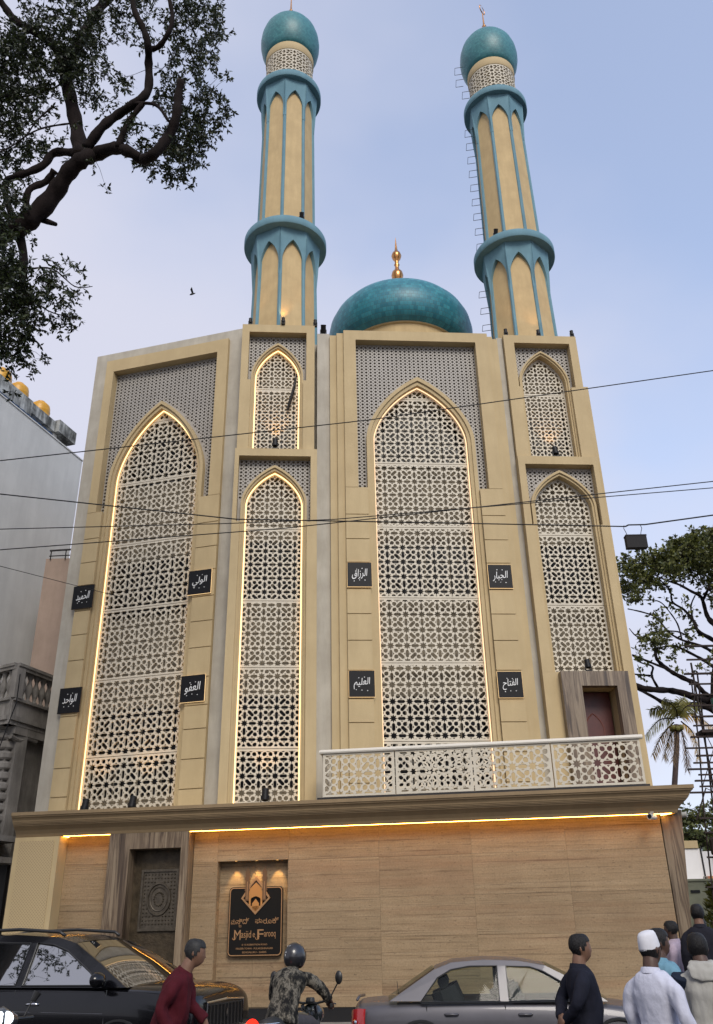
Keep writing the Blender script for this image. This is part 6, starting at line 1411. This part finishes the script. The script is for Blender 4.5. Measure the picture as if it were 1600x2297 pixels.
    # ---- hair
    if hair and not helmet:
        b = bmesh.new(); hv, hf = head_verts(1.05); vs = []
        for p in hv:
            q = p.copy(); g = 1.09 if q.z > .02 else 1.06
            q = V((q.x*1.12, q.y*1.10 if q.y < 0 else q.y*1.07, q.z*1.05+.004)); n_ = noise.noise(q*38)*.004; vs.append(b.verts.new(HM @ (q+q.normalized()*n_)))
        for fc in hf:
            c = sum((hv[i] for i in fc), V())/len(fc)
            lim = .058 if c.y > .045 else (.022 if c.y > .02 else (-.020 if c.y > -.01 else (-.060 if c.y > -.05 else -.085)))
            if hairstyle == 1: lim -= .012 if c.y < 0 else 0
            if hairstyle == 2: lim = -.05 if -.085 < c.z < .0 and c.y < .01 else 9
            if c.z > lim: b.faces.new([vs[i] for i in fc])
        me = bpy.data.meshes.new('hair'); b.to_mesh(me); b.free(); me.polygons.foreach_set('use_smooth', [True]*len(me.polygons)); P('hair', me, M_[hair])
    if extras: extras(P, HM, j, W)
    return body
# facing: local +y is forward; rz=-90deg faces right along the street
c_red = cloth('maroon_shirt', (.060,.005,.010), na=.3)
person('man in a loose maroon shirt and dark trousers walking right past the black SUV', (-1.98, 9.9, -.12), R(-82),
  dict(waist=(0,.03,1.07), chest=(0,.09,1.27), neck=(0,.15,1.435), head=(0,.235,1.575), pitch=R(-10), shR=(.175,.10,1.375), shL=(-.175,.14,1.38), elR=(.225,-.06,1.12), elL=(-.23,.20,1.12), wrR=(.235,.06,.90), wrL=(-.22,.36,.98), hdR=(0,.35,-.95), huR=(1,0,0), kneeR=(.10,.14,.50), ankR=(.10,.02,.10), kneeL=(-.10,-.02,.50), ankL=(-.10,-.26,.16)),
  h=1.78, hair='hair_grey', shirt=c_red, trousers=cloth('dark_trousers', (.012,.012,.014)), hem=.78, loose=1.9, belly=.03, hairstyle=1)
person('man in a dark navy sweatshirt with hands clasped behind his back beside the grey car', (2.05, 9.4, -.12), R(-84),
  dict(waist=(0,.03,1.08), chest=(0,.0,1.29), head=(0,.03,1.605), yaw=R(-4), elR=(.25,-.14,1.15), elL=(-.25,-.14,1.15), wrR=(.07,-.215,1.00), wrL=(-.02,-.235,1.03), hdR=(-.75,-.35,-.05), huR=(0,-1,.3), hdL=(.8,-.3,-.2), huL=(0,-1,.3), curl=.55),
  h=1.725, skin='skin', shirt=cloth('navy_sweatshirt', (.010,.011,.020)), trousers=cloth('black_trousers', (.008,.008,.010)), hem=.88, loose=1.15, belly=.02)
def cap_extra(P, HM, j, W):
    b = MB(); v = []; f = []; n = 28
    prof = [(.090,.108,-.012),(.091,.109,.0),(.086,.102,.05),(.078,.092,.088),(.066,.078,.106),(.045,.052,.114),(.015,.02,.117)]
    for rx, ry, z in prof:
        for k in range(n): a = 2*math.pi*k/n; v.append(HM @ V((rx*.90*math.cos(a), ry*.92*math.sin(a)-.010-.18*z, z+.030+.22*ry*math.sin(a))))
    for i in range(len(prof)-1):
        for k in range(n): f.append((i*n+k, i*n+(k+1) % n, (i+1)*n+(k+1) % n, (i+1)*n+k))
    f.append(tuple((len(prof)-1)*n+k for k in range(n)))
    P('skullcap', b.add(v, f), cloth('cap_white', (.62,.62,.66), na=.06, bump=.2))
person('man in a white kurta and white skullcap seen from behind at the right', (2.37, 8.15, -.12), R(-48),
  dict(waist=(0,.02,1.08), head=(-.0,.03,1.605), yaw=R(-6), elR=(.27,-.06,1.13), elL=(-.25,-.02,1.12), wrR=(.30,.08,.90), wrL=(-.24,.14,.92)),
  h=1.72, skin='skin_dark', shirt=cloth('white_kurta', (.50,.51,.60), na=.10, bump=.5), trousers=cloth('white_trousers', (.5,.5,.52), na=.08), hem=.45, loose=1.1, extras=cap_extra, hairstyle=2)
person('man in a light blue shirt hidden behind the man with the skullcap', (2.80, 9.3, -.12), R(-60),
  dict(yaw=R(-20)), h=1.77, skin='skin_dark', shirt=cloth('light_blue_shirt', (.13,.26,.34)), trousers=cloth('blue_trousers', (.02,.025,.05)), loose=1.3)
def bag_extra(P, HM, j, W):
    strap = MB(); pts = [(-.165,.20,1.02),(-.07,.165,1.28),(.075,.085,1.462),(.10,.0,1.485),(.085,-.09,1.452),(.06,-.152,1.33),(.04,-.172,1.15),(.05,-.175,.98),(.08,-.21,.86)]
    v = []; f = []
    for i, p in enumerate(pts):
        p = V(p)*1.0; v += [p+V((-.022,0,0)), p+V((.022,0,0)), p+V((.022,-.004,.0)), p+V((-.022,-.004,0))]
    for i in range(len(pts)-1):
        for k in range(4): f.append((i*4+k, i*4+(k+1) % 4, (i+1)*4+(k+1) % 4, (i+1)*4+k))
    o = obj('bag_strap', strap.add(v, f).me('bag_strap'), M_['black'], bag, W)
    b = MB(); ell_loft(b, [((.12,-.25,.60),(1,0,0),(0,1,0),.20,.06),((.12,-.26,.66),(1,0,0),(0,1,0),.22,.075),((.12,-.26,.84),(1,0,0),(0,1,0),.21,.07),((.12,-.24,.90),(1,0,0),(0,1,0),.18,.045)], 20)
    obj('bag_body', b.me('bag_body', smooth=True), cloth('bag_black', (.010,.010,.010)), bag, W)
    h = MB(); v = []; f = []; n = 16    # hood folded on the back
    hb = MB(); ell_loft(hb, [((0,-.055,1.36),(1,0,0),(0,.8,.5),.06,.05),((0,-.115,1.40),(1,0,0),(0,.7,.6),.135,.055),((0,-.085,1.47),(1,0,0),(0,.8,.4),.140,.075),((0,-.03,1.515),(1,0,0),(0,1,.1),.105,.085)], 22)
    me = remesh(hb.me('hood'), .0105, 2); fold(me, .012, 14, 4.2); P('hood', me, c_hood)
    for s in (-1, 1):
        sl = MB(); S = 'R' if s > 0 else 'L'; a, e, w_ = V(j['sh'+S]), V(j['el'+S]), V(j['wr'+S])
        limb(sl, [a.lerp(e,.02), a.lerp(e,.5), e, w_], [.082,.078,.066,.052], 14); me = remesh(sl.me('sleeve'), .0105, 2); fold(me, .007, 12, s)
        P('sleeve', me, M_['dbs'])
M_['dbs'] = cloth('dark_blue_sleeve', (.012,.018,.035))
c_hood = cloth('pale_grey_hoodie', (.36,.35,.32), na=.2)
bag = thing('shoulder_bag', 'black shoulder bag on a wide strap worn by the man in the pale hooded vest', 'bag', (2.66, 8.3, .6))
WM[bag.name] = T(2.66, 8.3, .6)
person('man in a pale hooded vest with dark sleeves, at the right edge', (2.86, 8.35, -.12), R(-6),
  dict(elR=(.29,-.03,1.13), wrR=(.30,.10,.90), elL=(-.20,.12,1.13), wrL=(-.10,.28,1.05), yaw=R(-8), head=(0,.035,1.60)), h=1.72, skin='skin_dark', shirt=c_hood, trousers=cloth('grey_trousers', (.03,.03,.035)), hem=.86, sleeve=0, loose=1.4, extras=bag_extra, collar=False)
# people farther down the side street
far = [(4.62,13.3,.16,-20,1.80,(.012,.012,.018),'man in a black jacket standing at the corner of the mosque','hair'),
 (4.42,13.9,.10,60,1.66,(.42,.34,.40),'man in a pale pink shirt partly hidden by the marble corner pilaster','hair'),
 (5.35,14.6,.05,-40,1.74,(.20,.22,.27),'man in a grey shirt at the far right edge, behind the others','hair'),
 (4.25,11.6,-.12,-30,1.66,(.40,.02,.012),'person in a bright red top behind the hooded man','hair'),
 (4.05,10.6,-.12,-60,1.60,(.012,.016,.03),'man in a dark blue jacket at the right edge behind the hooded man','hair'),
 (5.75,16.5,.05,-60,1.76,(.10,.10,.11),'man in dark clothes farthest down the side street','hair')]
for i, (x, y, z, a, h, col, lb, hr_) in enumerate(far):
    person(lb, (x, y, z), R(a), dict(yaw=R(10*(i % 3-1))), h=h, skin='skin_dark' if i % 2 else 'skin', hair=hr_, shirt=cloth('far_shirt', col), trousers=cloth('far_trousers', (.015,.015,.02)), loose=1.3, near=False)
# entrance step they stand on
st = MB(); st.box(6.9, 12, -1.6, 6, -.1, .10, FG).box(7.0, 12, -1.2, 6, .10, .16, FG); structure('entrance_step', st, M_['pave'])
# person raising a white sleeve by the pilaster: held white cloth
# orange bucket / cone-like container among them
oc_ = thing('bucket', 'orange and red plastic bucket carried among the people at the right', 'bucket', (3.62, 10.6, 1.22)); Wk = WM[oc_.name]
MB().lathe([(.0,-.16),(.06,-.16),(.085,.0),(.09,.005),(.078,0),(.055,-.15)], 18).build('pail', mat('bucket_red', (.55,.025,.012), .45), oc_, Wk, smooth=True, auto=40)
MB().lathe([(.092,-.005),(.098,.02),(.0,.035)], 18).build('lid', mat('bucket_orange', (.62,.16,.02), .45), oc_, Wk, smooth=True, auto=40)
# ---- motorcycle rider
def camo():
    m = bpy.data.materials.new('camouflage_jacket'); m.use_nodes = True; t = m.node_tree; b = t.nodes['Principled BSDF']; b.inputs['Roughness'].default_value = .85; b.inputs['Specular IOR Level'].default_value = .2
    c = t.nodes.new('ShaderNodeTexCoord'); mp = t.nodes.new('ShaderNodeMapping'); mp.inputs['Scale'].default_value = (1.3,1.3,.7); t.links.new(c.outputs['Object'], mp.inputs[0])
    n = t.nodes.new('ShaderNodeTexNoise'); n.inputs['Scale'].default_value = 8; n.inputs['Detail'].default_value = 5; n.inputs['Roughness'].default_value = .7; t.links.new(mp.outputs[0], n.inputs[0])
    r = t.nodes.new('ShaderNodeValToRGB'); r.color_ramp.interpolation = 'CONSTANT'; e = r.color_ramp.elements
    while len(e) < 4: e.new(.5)
    for q, (p, col) in zip(e, ((0,(.008,.008,.008)),(.46,(.04,.037,.03)),(.52,(.13,.118,.095)),(.60,(.055,.05,.04)))): q.position = p; q.color = (*col, 1)
    t.links.new(n.outputs[0], r.inputs[0]); t.links.new(r.outputs[0], b.inputs['Base Color']); return m
def helmet_extra(P, HM, j, W):
    hv, hf = head_verts(1.0); b = MB(); vs = []; n = 0
    nu, nv = 32, 18; v = []; f = []
    for jj in range(nv+1):
        ph = -.80+(math.pi/2+.80)*jj/nv
        for i in range(nu):
            a = 2*math.pi*i/nu; x, y, z = math.cos(ph)*math.sin(a), math.cos(ph)*math.cos(a), math.sin(ph)
            v.append(HM @ V((x*.128, y*.152-.012, z*.150+.010+(.0 if z > 0 else -.02*abs(y)))))
    for jj in range(nv):
        for i in range(nu):
            a = 2*math.pi*(i+.5)/nu; ph = -.80+(math.pi/2+.80)*(jj+.5)/nv
            if math.cos(a) > .55 and -.55 < ph < .45: continue
            f.append((jj*nu+i, jj*nu+(i+1) % nu, (jj+1)*nu+(i+1) % nu, (jj+1)*nu+i))
    P('helmet', b.add(v, f), mat('helmet_black', (.010,.010,.012), .35, coat=.6))
    vz = MB(); v = []; f = []
    for jj in range(7):
        ph = -.55+1.05*jj/6
        for i in range(13):
            a = R(-58+116*i/12); v.append(HM @ V((math.cos(ph)*math.sin(a)*.131, math.cos(ph)*math.cos(a)*.156-.012, math.sin(ph)*.15+.01)))
    for jj in range(6):
        for i in range(12): f.append((jj*13+i, jj*13+i+1, (jj+1)*13+i+1, (jj+1)*13+i))
    P('visor', vz.add(v, f), M_['glass_tint'])
    mk = MB()
    def patch(a0, a1, p0, p1):
        v = []
        for a, p in ((a0,p0),(a1,p0),(a1,p1),(a0,p1)):
            a = R(a); p = R(p); v.append(HM @ V((math.cos(p)*math.sin(a)*.130, math.cos(p)*math.cos(a)*.154-.012, math.sin(p)*.152+.010)))
        mk.add(v, [(0,1,2,3)])
    patch(182,216,38,43); patch(192,204,8,11); patch(197,203,-6,2)
    P('helmet_marking', mk, mat('marking_white', (.6,.6,.6), .5), smooth=False)
rider_J = dict(pelvis=(0,-.30,.90), waist=(0,-.24,1.06), chest=(0,-.13,1.25), neck=(0,-.03,1.40), head=(0,.03,1.53), pitch=R(-8), yaw=R(-6),
  hipR=(.10,-.26,.88), hipL=(-.10,-.26,.88), kneeR=(.21,.20,.82), kneeL=(-.21,.20,.82), ankR=(.19,.02,.42), ankL=(-.19,.02,.42),
  shR=(.20,-.06,1.35), shL=(-.20,-.06,1.35), elR=(.33,.12,1.17), elL=(-.33,.12,1.17), wrR=(.385,.19,1.07), wrL=(-.385,.19,1.07), hdR=(-.1,.6,-.45), hdL=(.1,.6,-.45), huR=(.2,.4,.9), huL=(-.2,.4,.9), hsR=-1, hsL=1, curl=.95)
person('motorcycle rider in a camouflage jacket and black helmet seen from behind', (-.86, 11.75, -.12), R(68-90), rider_J, h=1.74, skin='skin_dark', shirt=camo(), trousers=cloth('grey_jeans', (.06,.058,.066), na=.25), hem=.84, loose=1.6, extras=helmet_extra, helmet=True, collar=True, group='people in the street')
